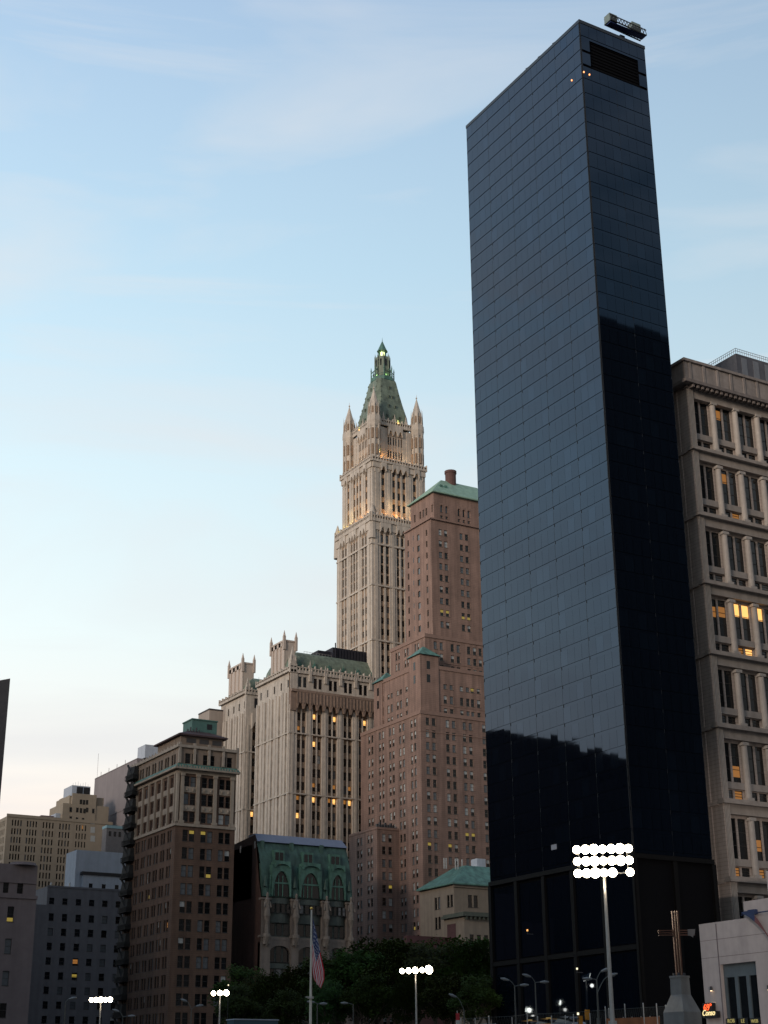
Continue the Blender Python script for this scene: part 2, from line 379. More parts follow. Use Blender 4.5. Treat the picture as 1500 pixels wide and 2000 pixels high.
for j in range(5):
    a0 = HV0+(HV1-HV0)*j/5+0.5; a1 = HV0+(HV1-HV0)*(j+1)/5-0.5
    for z, h in ((4.8, BZ*0.5-5.4), (BZ*0.5+0.5, BZ*0.5-1.8)):
        WINS.append(dict(root=r, face='W', plane=HU0+0.2, a=(a0+a1)/2, z=z, w=a1-a0, h=h, style='pane'))
for (px, py, f) in ((1140, 141, 'S'), (1117, 157, 'W'), (1151, 146, 'S')):
    q = MB()
    if f == 'S':
        a, z = onS(px, py, HV0-0.1); q.cyl(a, HV0-0.15, z-0.12, z+0.12, 0.12, n=8)
    else:
        a, z = onW(px, py, HU0-0.1); q.cyl(HU0-0.15, a, z-0.12, z+0.12, 0.12, n=8)
    q.build('warning_light', [emit('amber_lamp', (1, 0.35, 0.12), 3.0)], r)
sx_, sz_ = onW(1077, 1655, HU0-0.1)[0], onW(1077, 1655, HU0-0.1)[1]
q = MB(); q.box(HU0-0.16, HU0-0.08, sx_-1.4, sx_, sz_-0.45, sz_+0.35); q.build('pale_panel', [mat('panel_grey', (0.30, 0.30, 0.33), 0.5, 0.1)], r)  # small pale rectangle low on the west face

# window-cleaning rig on the tower's roof
rx, ry = onS(1212, 80, HV0+2.5)[0], HV0+2.5
g = empty('roof_rig', (rx, ry, HZ), 'dark window-cleaning cradle and boom on the roof edge of the black glass tower', 'rig')
q = MB(); q.box(rx-0.55, rx+0.55, ry-0.7, ry+0.9, HZ-0.3, HZ+2.6); q.build('mast', [DARKM], g)
q = MB()
for dy in (-1.1, -2.9):
    q.tube((rx-4.6, ry+dy, HZ+2.9), (rx+4.0, ry+dy, HZ+2.6), 0.16); q.tube((rx-4.6, ry+dy, HZ+4.1), (rx+4.0, ry+dy, HZ+3.8), 0.12)
    for i in range(12):
        x0 = rx-4.6+i*0.72; q.tube((x0, ry+dy, HZ+2.9), (x0+0.36, ry+dy, HZ+4.0), 0.07); q.tube((x0+0.36, ry+dy, HZ+4.0), (x0+0.72, ry+dy, HZ+2.85), 0.07)
q.build('truss', [DARKM], g)
q = MB(); q.box(rx-4.5, rx+4.0, ry-2.7, ry-1.5, HZ+2.5, HZ+2.7); q.build('platform', [mat('blue_paint', (0.015, 0.03, 0.12), 0.5, 0.1)], g)
q = MB(); q.box(rx+0.9, rx+3.0, ry-2.6, ry-1.2, HZ+2.8, HZ+4.9); q.build('motor_housing', [mat('grey_green_paint', (0.16, 0.20, 0.18), 0.5, 0.2)], g)
q = MB(); q.box(rx-4.7, rx-2.9, ry-2.8, ry-1.2, HZ+2.8, HZ+4.5); q.build('counterweight', [mat('grey_green_paint', (0.16, 0.20, 0.18), 0.5, 0.2)], g)
# small masts along the roof edge
for px, py in ((1080, 78), (1052, 110), (1028, 130)):
    a, z = onW(px, py, HU0+1.0)
    q = MB(); q.tube((HU0+1, a, HZ-0.2), (HU0+1, a, HZ+1.6), 0.06); q.tube((HU0+1, a-0.6, HZ+1.5), (HU0+1, a+0.3, HZ+1.7), 0.06)
    q.build('roof_bracket', [DARKM], r)

# ================================================================= 2. limestone building with stacked colonnades (right)
U0, V0 = 168.9, 181.0; UE = 215.0; VN = 214.0
r = empty('stone_building', (U0, V0, 0), 'pale stone office building with tiers of columns and ledges, right edge of photo', 'building')
LZ = [98.1-12.27*i for i in range(8)]; TOP = 109.6
wm = MB(); col = MB(); led = MB(); nbay = 8; P0 = U0+1.55; PITCHB = 5.32
mb_q = MB()
closebox(wm, U0+0.02, UE, V0+0.9, VN, 0, TOP+3, 0, 1)
cols = []
for i in range(nbay):
    x = P0 + i*PITCHB; cols += [(x-0.05, x+1.68), (x+2.07, x+3.8)]
rws = []
for z in LZ:
    rws += [(z+0.75, z+2.15), (z+3.5, z+9.9)]
rws = [q_ for q_ in rws if q_[0] > 2]
wall(wm, 'S', V0+0.9, U0+1.36, UE, 0, TOP+3, cols, rws, 0.25, 0, r, 'tall')
for a0, b0 in ((0.0, 3.0),):
    wm.box(U0, U0+1.35, V0+0.0, V0+0.895, 0, TOP+0.2, 0)           # corner pier
for k in range(4):                                               # stepped quoins that catch the light at the corner
    wm.box(U0+0.2+k*0.3, U0+0.34+k*0.3, V0-0.2, V0, 0, TOP, 2)
for i in range(nbay+1):
    x = P0 - 0.77 + i*PITCHB - 0.35
    if i == 0: continue
    for z in LZ:
        z0_, z1_ = z+0.5, z+10.1
        if z1_ < 3: continue
        col.cyl(x+0.35, V0+0.45, max(0, z0_+0.5), z1_-0.5, 0.60, 0.52, 14)
        col.box(x-0.35, x+1.05, V0-0.15, V0+0.9, max(0, z0_), max(0, z0_)+0.5)
        col.box(x-0.32, x+1.02, V0-0.12, V0+0.9, z1_-0.5, z1_)
for z in LZ:                                                     # frieze and projecting ledge under each tier
    if z < 2: continue
    led.box(U0+0.3, UE, V0+0.02, V0+0.9, z-1.9, z-0.35, 0)
    led.box(U0-0.35, UE, V0-0.75, V0+0.9, z-0.35, z+0.05, 0)
    led.box(U0-0.1, UE, V0-0.35, V0+0.9, z+0.05, z+0.5, 0)
    led.box(U0+1.4, UE, V0+0.45, V0+0.9, z+2.3, z+3.4, 0)
led.box(U0+0.3, UE, V0+0.02, V0+0.9, TOP-1.6, TOP, 0)
wcols = []
wall(wm, 'W', U0, V0+0.9, VN, 0, TOP+3, wcols, [], 0.3, 0, r)
for z in LZ:
    if z > 2: wm.box(U0-0.30, U0, V0+0.9, VN, z-0.5, z+0.1, 0); wm.box(U0-0.12, U0, V0+2.6, V0+2.9, z+0.1, z+11.7, 0)
wm.build('wall', [LIME, ROOF, LIMEP], r); col.build('column', [LIMEP], r); led.build('ledge', [mat('ledge_limestone', (0.33, 0.285, 0.25), 0.75, 0.16, 1.0, 0.2)], r)
cn = MB()
cn.box(U0-0.25, UE, V0-0.3, V0+0.9, TOP, TOP+0.5)
cn.box(U0-1.5, UE, V0-1.6, VN, TOP+0.5, TOP+1.1)
for i in range(42): cn.box(U0+0.3+i*1.1, U0+0.75+i*1.1, V0-1.3, V0, TOP-0.1, TOP+0.5)
cn.build('cornice', [LIMED], r)
pp = MB(); pp.box(U0-0.55, UE, V0-0.55, VN, TOP+1.1, TOP+5.0); pp.box(U0-0.9, UE, V0-0.9, VN, TOP+5.0, TOP+5.5)
for i in range(14): pp.box(U0+0.4+i*3.2, U0+0.9+i*3.2, V0-0.7, V0-0.5, TOP+1.1, TOP+5.0)
pp.build('parapet', [mat('attic_limestone', (0.30, 0.26, 0.235), 0.8, 0.22, 0.9, 0.3)], r)
PZ = TOP+5.5
px0, pz1 = onS(1437, 690, V0+6)
ph = MB(); ph.box(px0, UE, V0+6, VN, PZ-0.2, pz1)
for i in range(10): ph.box(px0+1.2+i*3.0, px0+2.6+i*3.0, V0+5.93, V0+6, PZ+0.6, pz1-0.6, 1)
ph.build('penthouse', [mat('dark_penthouse_cladding', (0.10, 0.10, 0.115), 0.6, 0.25, 0.8, 0.2), mat('penthouse_louvre', (0.17, 0.18, 0.20), 0.5, 0.2)], r)
rl = MB()
for i in range(46): rl.tube((px0-0.1+i*0.55, V0+5.9, pz1), (px0-0.1+i*0.55, V0+5.9, pz1+1.0), 0.04, n=4)
for i in range(40): rl.tube((px0-0.1, V0+5.9+i*0.55, pz1), (px0-0.1, V0+5.9+i*0.55, pz1+1.0), 0.04, n=4)
for h in (0.5, 1.0): rl.tube((px0-0.1, V0+5.9, pz1+h), (UE, V0+5.9, pz1+h), 0.05, n=4); rl.tube((px0-0.1, V0+5.9, pz1+h), (px0-0.1, VN, pz1+h), 0.05, n=4)
rl.build('railing', [STEEL], r)

# ================================================================= 3. pale bank with eagle-curved flag (bottom right)
BU = 147.0
r = empty('bank_building', (BU, 164.4, 0), 'low pale stone building with tall dark window bay, bottom right corner', 'building')
bz1, bz2, bz3 = 15.2, 17.4, 21.0
wm = MB()
hole = [(154.0, 160.8)]
wall(wm, 'W', BU, 120, 164.4, 0, bz1, hole + [(134.0, 140.8)], [(0.6, 9.6)], 0.9, 0, r, register=False)
closebox(wm, BU, 185, 120, 164.4, 0, bz1, 0, 1, 'NES')
wm.box(BU+0.3, 183, 122, 155.6, bz1, bz2, 0); wm.box(BU+0.9, 182, 124, 151.4, bz2, bz3, 0); wm.box(BU+3.3, 180, 126, 149.2, bz3, bz3+2.0, 0)
wm.box(BU+0.8, BU+0.9, 149.0, 149.7, bz2+0.5, bz3-0.6, 2)
wm.box(BU-0.04, BU, 160.9, 161.05, 0, bz1-0.2, 2)
for z in (10.6, 12.9): wm.box(BU-0.015, BU, 120, 164.4, z, z+0.05, 2)
wm.build('wall', [PALE, ROOF, mat('stone_joint', (0.14, 0.11, 0.11), 0.8, 0.1)], r)
for (h0, h1) in ((154.0, 160.8), (134.0, 140.8)):
    q = MB(); wd = (h1-h0)
    for k in range(3):
        c0 = h0+0.35+k*(wd-0.2)/3; q.box(BU+0.62, BU+0.70, c0, c0+(wd-0.2)/3-0.75, 2.4, 7.9)
    q.build('window', [GLASSN], r)
    q = MB(); q.box(BU+0.5, BU+0.9, h0, h1, 7.9, 9.6); q.box(BU+0.5, BU+0.9, h0, h1, 0.6, 1.5)
    for k in range(4): c0 = h0+k*(wd-0.2)/3-0.25; q.box(BU+0.5, BU+0.9, max(h0, c0), min(h1, c0+0.6), 1.5, 7.9)
    q.build('window_frame', [mat('grey_green_bronze', (0.09, 0.11, 0.12), 0.5, 0.2, 1.0)], r)
# wall sconces throwing light down the stone
for (px, py) in ((1389, 1931), (1501, 1929)):
    a, z = onW(px, py, BU-0.2)
    s = empty('wall_sconce', (BU-0.2, a, z), 'black cylinder wall lamp '+('beside the temperature sign' if px < 1400 else 'past the dark window bay')+', lighting the stone below', 'lamp', 'wall lamps on the pale bank')
    q = MB(); q.cyl(BU-0.22, a, z-0.25, z+0.3, 0.17, n=12); q.box(BU-0.1, BU, a-0.05, a+0.05, z-0.05, z+0.05); q.build('housing', [DARKM], s)
    q = MB(); q.cyl(BU-0.22, a, z-0.29, z-0.26, 0.13, n=12); q.build('bulb', [emit('warm_bulb', (1, 0.7, 0.4), 6.0)], s)
    ld = bpy.data.lights.new('sconce_light', 'SPOT'); ld.energy = 70; ld.color = (1, 0.62, 0.36); ld.spot_size = R(50); ld.spot_blend = 0.7; ld.shadow_soft_size = 0.1
    lo = bpy.data.objects.new('sconce_light', ld); COL.objects.link(lo); lo.location = (BU-0.28, a, z-0.35); lo.rotation_euler = (0, R(0), 0); adopt(lo, s)
# text helper: real letter shapes
def text(name, body, face, plane, a, z, size, m, parent, ext=0.03, shear=0.0, align='CENTER', wscale=1.0):
    c = bpy.data.curves.new(name, 'FONT'); c.body = body; c.size = size; c.extrude = ext; c.align_x = align; c.shear = shear; c.space_character = 1.0
    c.materials.append(m)
    o = bpy.data.objects.new(name, c); COL.objects.link(o)
    me = bpy.data.meshes.new_from_object(o); COL.objects.unlink(o); bpy.data.objects.remove(o)
    o = bpy.data.objects.new(name, me); COL.objects.link(o)
    if face == 'W': mt = Matrix(((0, 0, -1, plane), (-wscale, 0, 0, a), (0, 1, 0, z), (0, 0, 0, 1)))
    else: mt = Matrix(((wscale, 0, 0, a), (0, 0, -1, plane), (0, 1, 0, z), (0, 0, 0, 1)))
    me.transform(mt)
    if parent is not None: adopt(o, parent)
    return o
NR = emit('red_neon', (1, 0.10, 0.02), 2.2); NY = emit('cream_neon', (1.0, 0.80, 0.38), 1.3); NYG = emit('yellow_sign_letters', (0.85, 0.72, 0.22), 0.35)
a1_, z1_ = onW(1374, 1962, BU-0.5); a0_, z0_ = onW(1394, 1976, BU-0.5)
s = empty('temperature_sign', (BU-0.5, (a0_+a1_)/2, z0_), 'small black sign with red numerals 69° on the pale bank wall', 'sign')
q = MB(); q.box(BU-0.7, BU-0.1, a0_, a1_, z0_+0.02, z1_+0.15); q.build('sign_box', [BLACK], s)
text('numerals', '69°', 'W', BU-0.74, (a0_+a1_)/2-0.1, z0_+0.2, 1.2, NR, s)
a1_, z1_ = onW(1374, 1976, BU-0.5); a0_, z0_ = onW(1403, 1987, BU-0.5)
s = empty('script_sign', (BU-0.5, (a0_+a1_)/2, z0_), 'black shop sign with cream cursive lettering under the red temperature sign', 'sign')
q = MB(); q.box(BU-0.75, BU-0.1, a0_, a1_, z0_, z1_-0.02); q.build('sign_box', [BLACK], s)
text('lettering', 'Conso', 'W', BU-0.79, (a0_+a1_)/2+0.15, z0_+0.3, 1.05, NY, s, shear=0.3, wscale=0.9)
for i, (px, t, lab) in enumerate(((1429, 'ROB', 'nearest the script sign'), (1452, 'LE', 'in the middle of the window bay'), (1475, 'WEB', 'at the right end of the window bay'))):
    a, z = onW(px, 1996, BU-0.1)
    s = empty('window_lettering', (BU-0.1, a, z), 'small glowing yellow letters low '+lab, 'sign', 'yellow letters along the dark window bay')
    text('lettering', t, 'W', BU-0.2, a, z-0.1, 0.7 if i < 2 else 0.62, NYG, s)
    q = MB(); q.box(BU-0.16, BU-0.1, a-0.9, a+0.9, z-0.3, z+0.5); q.build('backing_board', [BLACK], s)
# curved flag-coloured band
s = empty('curved_banner', (BU-0.3, 153.0, 13), 'curved blue and dull red band draped across the pale bank front', 'banner')
def curve_band(ts, name, m):
    q = MB(); last = None
    for t in ts:
        px = 1449 + 55*t; py = 1783.5 + 50*t**2.1
        a, z = onW(px, py, BU-0.3); wdt = (0.10 + 0.85*math.sin(min(1, t*1.15)*math.pi))*0.55
        cur = ((BU-0.45-0.3*math.sin(t*3), a, z-wdt*0.5), (BU-0.45-0.3*math.sin(t*3), a-0.12, z+wdt))
        if last: q.quad([last[0], cur[0], cur[1], last[1]]); 
        last = cur
    o = q.build(name, [m], s); md = o.modifiers.new('s', 'SOLIDIFY'); md.thickness = 0.08
    return o
curve_band([i/30 for i in range(0, 17)], 'blue_cloth', mat('flag_blue', (0.025, 0.04, 0.10), 0.8, 0.2, 2.0))
curve_band([i/30 for i in range(16, 31)], 'red_cloth', mat('dull_red_cloth', (0.16, 0.06, 0.06), 0.8, 0.2, 2.0))
a, z = onW(1470, 1782, BU-0.3); q = MB(); q.box(BU-0.6, BU, a-0.65, a+0.65, z-0.3, z+0.35); q.build('bracket_box', [mat('flag_blue', (0.025, 0.04, 0.10))], s)
q = MB(); q.tube((BU-0.3, a-0.5, z-0.1), (BU-0.3, a-12, z-0.1), 0.07); q.tube((BU-0.3, 155.6, z-0.15), (BU-0.3, a, z-0.1), 0.05); q.build('rod', [mat('flag_blue', (0.025, 0.04, 0.10))], s)

# ================================================================= 4. gothic skyscraper
TU, TV = 235.6, 408.2; TS = 24.0           # lower shaft
r = empty('gothic_skyscraper', (TU, TV, 0), 'cream gothic skyscraper with a stepped tower, green pointed crown and two lower wings', 'skyscraper')
def face_arches(mb, face, plane, a0, a1, n, z0, z1, hgt, d0, d1, mi=0):
    for i in range(n): mb.arch(face, plane, a0+(a1-a0)*i/n, a0+(a1-a0)*(i+1)/n, z0, z1, hgt, d0, d1, mi)
def crest(mb, face, plane, a0, a1, z, h, n, d0=-0.3, d1=0.1, mi=0):     # pierced parapet with finials
    mb.fbox(face, plane, a0, a1, z, z+h*0.35, d0, d1, mi)
    for i in range(n+1):
        a = a0+(a1-a0)*i/n
        mb.fbox(face, plane, a-0.14, a+0.14, z, z+h*(1.0 if i % 2 == 0 else 0.72), d0, d1+0.05, mi)
    mb.fbox(face, plane, a0, a1, z+h*0.62, z+h*0.74, d0, d1, mi)
def pinnacle(mb, x, y, z, s, h, mi=0):
    mb.box(x-s/2, x+s/2, y-s/2, y+s/2, z, z+h*0.45, mi)
    mb.cyl(x, y, z+h*0.45, z+h, s*0.62, 0.04, 4, mi, rot=math.pi/4)
    for dx in (-1, 1):
        for dy in (-1, 1): mb.cyl(x+dx*s*0.42, y+dy*s*0.42, z+h*0.40, z+h*0.66, s*0.16, 0.02, 4, mi)
def shaft(mb, x0, y0, S, z0, z1, patt, rws_, root, pier_d=0.38, mull_d=0.2, sides='WS'):
    """patt: list of ('p'|'w'|'m', width) across a side; wall recessed behind the piers"""
    tot = sum(p[1] for p in patt); k = S/tot
    for face in sides:
        plane = x0 if face == 'W' else y0
        b0 = y0 if face == 'W' else x0
        pos = b0; cols_ = []
        seq = patt if face == 'S' else patt[::-1]
        for t, w_ in seq:
            w_ = w_*k
            if t == 'w': cols_.append((pos, pos+w_))
            elif t == 'p': mb.fbox(face, plane, pos+(pier_d+0.003 if face == 'W' and pos == b0 else 0), pos+w_, z0, z1, -pier_d, 0, 0); mb.fbox(face, plane, pos+w_*0.32, pos+w_*0.68, z0, z1, 0, 0.22, 0)
            else: mb.fbox(face, plane, pos, pos+w_, z0, z1, -pier_d, -pier_d+mull_d+0.1, 0)
            pos += w_
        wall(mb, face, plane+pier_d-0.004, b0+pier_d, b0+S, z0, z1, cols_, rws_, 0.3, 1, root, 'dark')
    closebox(mb, x0+pier_d, x0+S, y0+pier_d, y0+S, z0, z1, 0, 2)
PATT_L = [('p',3.2),('w',1.25),('m',0.7),('w',1.25),('p',2.6),('w',1.1),('m',0.6),('w',1.1),('m',0.6),('w',1.1),('p',2.6),('w',1.25),('m',0.7),('w',1.25),('p',3.2)]
PATT_U = [('p',3.3),('w',1.3),('p',2.7),('w',1.2),('m',0.7),('w',1.2),('m',0.7),('w',1.2),('p',2.7),('w',1.3),('p',3.3)]
wm = MB()
z_m = 168.6
belt1, belt2 = 150.0, 131.5
rl_ = rows(100.6, 3.85, 2.1, 8) + rows(132.6, 3.85, 2.1, 4) + rows(150.4, 3.45, 2.75, 4) + [(164.6, 167.3)]
shaft(wm, TU, TV, TS, 95, z_m, PATT_L, rl_, r)
for z in (130.2, 149.0, 163.4):                                 # belt courses
    wm.box(TU-0.28, TU+TS, TV-0.28, TV+TS, z, z+0.55, 0)
wm.build('tower_wall', [CREAM, CREAMD, ROOF], r)
cr_ = MB()                                                       # arcaded cornice with pierced parapet
for face, plane, b in (('W', TU, TV), ('S', TV, TU)):
    for s0, s1, n in ((3.0, 7.2, 2), (9.4, 14.6, 3), (16.8, 21.0, 2)):
        face_arches(cr_, face, plane, b+s0, b+s1, n, 168.0, 171.4, 1.9, -0.7, 0.75)
    for s0, s1 in ((0, 3.0), (7.2, 9.4), (14.6, 16.8), (21.0, 24)):
        cr_.fbox(face, plane, b+s0, b+s1, z_m, 171.4, -0.7, 0.45)
    crest(cr_, face, plane, b-0.2, b+TS+0.2, 171.4, 3.3, 24, -0.2, 0.8)
cr_.box(TU, TU+TS, TV, TV+TS, 168.8, 171.3)
for (x, y) in ((TU, TV), (TU, TV+TS), (TU+TS, TV)): 
    cr_.cyl(x+0.6, y+0.6, 165.5, 174.5, 1.35, 1.15, 8, rot=R(22.5)); cr_.cyl(x+0.6, y+0.6, 174.5, 177.8, 1.15, 0.1, 8, rot=R(22.5))
cr_.build('lower_cornice', [CREAM], r)
# middle shaft
MU, MV, MS = TU+0.9, TV+0.9, 21.0
wm = MB()
shaft(wm, MU, MV, MS, 171.0, 192.0, PATT_U, rows(172.6, 4.35, 2.6, 4) + [(189.5, 191.4)], r, 0.34, 0.18)
wm.build('middle_wall', [CREAM, mat('ochre_terracotta', (0.40, 0.255, 0.15), 0.8, 0.25, 0.8), ROOF], r)
cr_ = MB()
for face, plane, b in (('W', MU, MV), ('S', MV, MU)):
    for s0, s1, n in ((3.1, 5.3, 1), (7.6, 14.0, 3), (16.3, 18.5, 1)):
        face_arches(cr_, face, plane, b+s0, b+s1, n, 190.6, 193.6, 1.8, -0.6, 0.8)
    for s0, s1 in ((0, 3.1), (5.3, 7.6), (14.0, 16.3), (18.5, MS)): cr_.fbox(face, plane, b+s0, b+s1, 191.6, 193.6, -0.6, 0.5)
    crest(cr_, face, plane, b-0.3, b+MS+0.3, 193.6, 2.3, 20, -0.2, 0.85)
cr_.box(MU, MU+MS, MV, MV+MS, 192.2, 193.5)
cr_.build('middle_cornice', [CREAM], r)
# upper shaft with corner turrets
XU, XV, XS = MU+2.4, MV+2.4, 16.2
wm = MB()
PATT_X = [('p',5.0),('w',0.62),('m',0.3),('w',0.62),('m',0.55),('w',0.62),('m',0.3),('w',0.62),('m',0.55),('w',0.62),('m',0.3),('w',0.62),('p',5.0)]
shaft(wm, XU, XV, XS, 193.4, 208.4, PATT_X, [(197.3, 200.1), (202.3, 205.2)], r, 0.1, 0.0)
wm.build('upper_wall', [CREAM, mat('warm_cream_terracotta', (0.46, 0.35, 0.26), 0.8, 0.15, 0.8, 0.2), ROOF], r)
cr_ = MB()
for face, plane, b in (('W', XU, XV), ('S', XV, XU)):
    face_arches(cr_, face, plane, b+5.2, b+XS-5.2, 3, 205.8, 209.4, 1.9, -0.5, 0.7)
    crest(cr_, face, plane, b+1.5, b+XS-1.5, 209.0, 3.0, 14, -0.2, 0.6)
    for q_ in (0.22, 0.5, 0.78): pinnacle(cr_, *(((b+XS*q_), XV) if face == 'S' else (XU, b+XS*q_)), 209.2, 0.7, 5.2)
cr_.build('upper_cornice', [CREAM], r)
for i, (x, y) in enumerate(((XU-0.6, XV-0.6), (XU-0.6, XV+XS+0.6), (XU+XS+0.6, XV-0.6), (XU+XS+0.6, XV+XS+0.6))):
    t = MB()
    t.cyl(x, y, 190.0, 209.5, 2.05, 1.95, 8, 0, R(22.5))
    for k in range(8):
        a = R(45*k+22.5); t.cyl(x+2.05*math.cos(a), y+2.05*math.sin(a), 190.0, 209.5, 0.26, 0.26, 5)
        a = R(45*k)
        for zz in (196.5, 202.5): t.box(x+1.93*math.cos(a)-0.3, x+1.93*math.cos(a)+0.3, y+1.93*math.sin(a)-0.3, y+1.93*math.sin(a)+0.3, zz, zz+3.8, 1)
    t.cyl(x, y, 207.2, 209.2, 2.05, 2.5, 8, 0, R(22.5)); t.cyl(x, y, 209.2, 211.2, 2.5, 2.4, 8, 0, R(22.5))
    t.cyl(x, y, 211.2, 215.6, 1.85, 1.8, 8, 0, R(22.5)); 
    for k in range(8):
        a = R(45*k+22.5); t.cyl(x+2.0*math.cos(a), y+2.0*math.sin(a), 210.8, 217.4, 0.28, 0.03, 5)
        a = R(45*k); t.box(x+1.7*math.cos(a)-0.25, x+1.7*math.cos(a)+0.25, y+1.7*math.sin(a)-0.25, y+1.7*math.sin(a)+0.25, 212.2, 214.6, 1)
    t.cyl(x, y, 215.6, 221.8, 1.75, 0.12, 8, 0, R(22.5)); t.cyl(x, y, 221.6, 223.6, 0.10, 0.04, 5); t.cyl(x, y, 222.0, 222.4, 0.3, 0.3, 5)
    t.build('corner_turret', [CREAM, CREAMD], r)
# copper crown
cx, cy = XU+XS/2, XV+XS/2
t = MB()
hb = 8.0
prof = [(209.0, 7.6), (215.5, 6.9), (220.0, 5.8), (225.0, 4.75), (229.6, 3.9)]
def sq(h, z, ch=0.28):            # chamfered square ring
    c = h*(1-ch); return [(cx-c, cy-h, z), (cx+c, cy-h, z), (cx+h, cy-c, z), (cx+h, cy+c, z), (cx+c, cy+h, z), (cx-c, cy+h, z), (cx-h, cy+c, z), (cx-h, cy-c, z)]
for (z0_, h0_), (z1_, h1_) in zip(prof, prof[1:]):
    A, B = sq(h0_, z0_), sq(h1_, z1_)
    for i in range(8): j = (i+1) % 8; t.quad([A[i], A[j], B[j], B[i]])
t.quad(sq(3.9, 229.6))
for i in (0, 1, 6, 7):            # crockets up the hips
    for k in range(9):
        f = (k+0.5)/9; z = 209+20.5*f
        for (z0_, h0_), (z1_, h1_) in zip(prof, prof[1:]):
            if z0_ <= z <= z1_: hh = h0_+(h1_-h0_)*(z-z0_)/(z1_-z0_)
        p = sq(hh, z)[i]; t.cyl(p[0], p[1], z-0.2, z+0.55, 0.28, 0.05, 5)
t.build('pyramid_roof', [COPPERM], r)
for face in 'WS':                 # rows of small dormers on the slope
    for zz, n, sp in ((213.2, 3, 2.4), (217.6, 2, 2.6), (221.6, 2, 1.5), (225.5, 1, 0)):
        for (z0_, h0_), (z1_, h1_) in zip(prof, prof[1:]):
            if z0_ <= zz <= z1_: hh = h0_+(h1_-h0_)*(zz-z0_)/(z1_-z0_)
        for k in range(n):
            o_ = (k-(n-1)/2)*sp; d = MB(); s_ = 0.75 if zz < 213 else 0.42
            if face == 'S': x, y = cx+o_, cy-hh-0.1; d.box(x-s_/1.6, x+s_/1.6, y-0.15, y+1.6, zz-0.1, zz+s_*2.0, 0); d.box(x-s_/2.4, x+s_/2.4, y-0.2, y-0.15, zz+0.05, zz+s_*1.7, 1); d.frustum(x-s_/1.4, x+s_/1.4, y-0.25, y+1.6, zz+s_*2.0, x-0.02, x+0.02, y-0.2, y+1.6, zz+s_*2.9, 0)
            else: x, y = cx-hh-0.1, cy+o_; d.box(x-0.15, x+1.6, y-s_/1.6, y+s_/1.6, zz-0.1, zz+s_*2.0, 0); d.box(x-0.2, x-0.15, y-s_/2.4, y+s_/2.4, zz+0.05, zz+s_*1.7, 1); d.frustum(x-0.25, x+1.6, y-s_/1.4, y+s_/1.4, zz+s_*2.0, x-0.2, x+1.6, y-0.02, y+0.02, zz+s_*2.9, 0)
            d.build('dormer', [COPPERM, BLACK], r)
t = MB()                          # observation gallery with flying buttresses
GR = 3.75
t.cyl(cx, cy, 228.3, 229.6, 3.5, 4.4, 8, 0, R(22.5)); t.cyl(cx, cy, 229.6, 231.0, 4.4, 4.3, 8, 0, R(22.5))
for k in range(8):
    a = R(45*k+22.5); X, Y = cx+4.1*math.cos(a), cy+4.1*math.sin(a)
    t.cyl(X, Y, 230.9, 234.0, 0.26, 0.2, 6); t.cyl(X, Y, 234.0, 235.6, 0.28, 0.03, 6)
    t.tube((X, Y, 233.2), (cx+2.2*math.cos(a), cy+2.2*math.sin(a), 235.2), 0.18)
    a2 = R(45*(k+1)+22.5); t.tube((X, Y, 232.0), (cx+4.1*math.cos(a2), cy+4.1*math.sin(a2), 232.0), 0.1)
t.build('gallery', [COPPER], r)
t = MB()
t.cyl(cx, cy, 231.0, 239.6, 2.75, 2.45, 8, 0, R(22.5))
for k in range(8):
    a = R(45*k+22.5); t.cyl(cx+2.7*math.cos(a), cy+2.7*math.sin(a), 231.0, 239.8, 0.32, 0.22, 6); t.cyl(cx+2.6*math.cos(a), cy+2.6*math.sin(a), 239.8, 241.0, 0.22, 0.02, 6)
    a = R(45*k); t.box(cx+2.2*math.cos(a)-0.3, cx+2.2*math.cos(a)+0.3, cy+2.2*math.sin(a)-0.3, cy+2.2*math.sin(a)+0.3, 235.8, 238.4, 1)
t.build('lantern_stage', [COPPERM, BLACK], r)
t = MB()
for k in range(8): a = R(45*k+22.5); t.cyl(cx+1.25*math.cos(a), cy+1.25*math.sin(a), 239.5, 242.4, 0.16, 0.14, 6)
t.cyl(cx, cy, 242.2, 242.7, 2.0, 1.8, 8, 0, R(22.5)); t.cyl(cx, cy, 242.7, 246.2, 1.7, 0.22, 8, 0, R(22.5)); t.cyl(cx, cy, 246.0, 247.9, 0.16, 0.03, 6)
t.build('spire', [COPPER], r)
t = MB(); t.cyl(cx, cy, 239.7, 241.9, 0.65, 0.75, 8); t.build('crown_lamp', [emit('crown_lamp_glow', (0.93, 1.0, 0.45), 3.0)], r)
def glow(x, y, z, col, e, vis=True, size=0.3):
    ld = bpy.data.lights.new('flood_light', 'POINT'); ld.energy = e; ld.color = col; ld.shadow_soft_size = size
    o = bpy.data.objects.new('flood_light', ld); COL.objects.link(o); o.location = (x, y, z); adopt(o, r)
    if vis:
        q = MB(); q.cyl(x, y, z-0.95, z-0.65, 0.2, 0.26, 8); q.build('flood_lamp', [emit('flood_'+str(round(col[2]*10)), col, 3.0)], r)
OR_, YG = (1.0, 0.50, 0.16), (0.75, 1.0, 0.18)
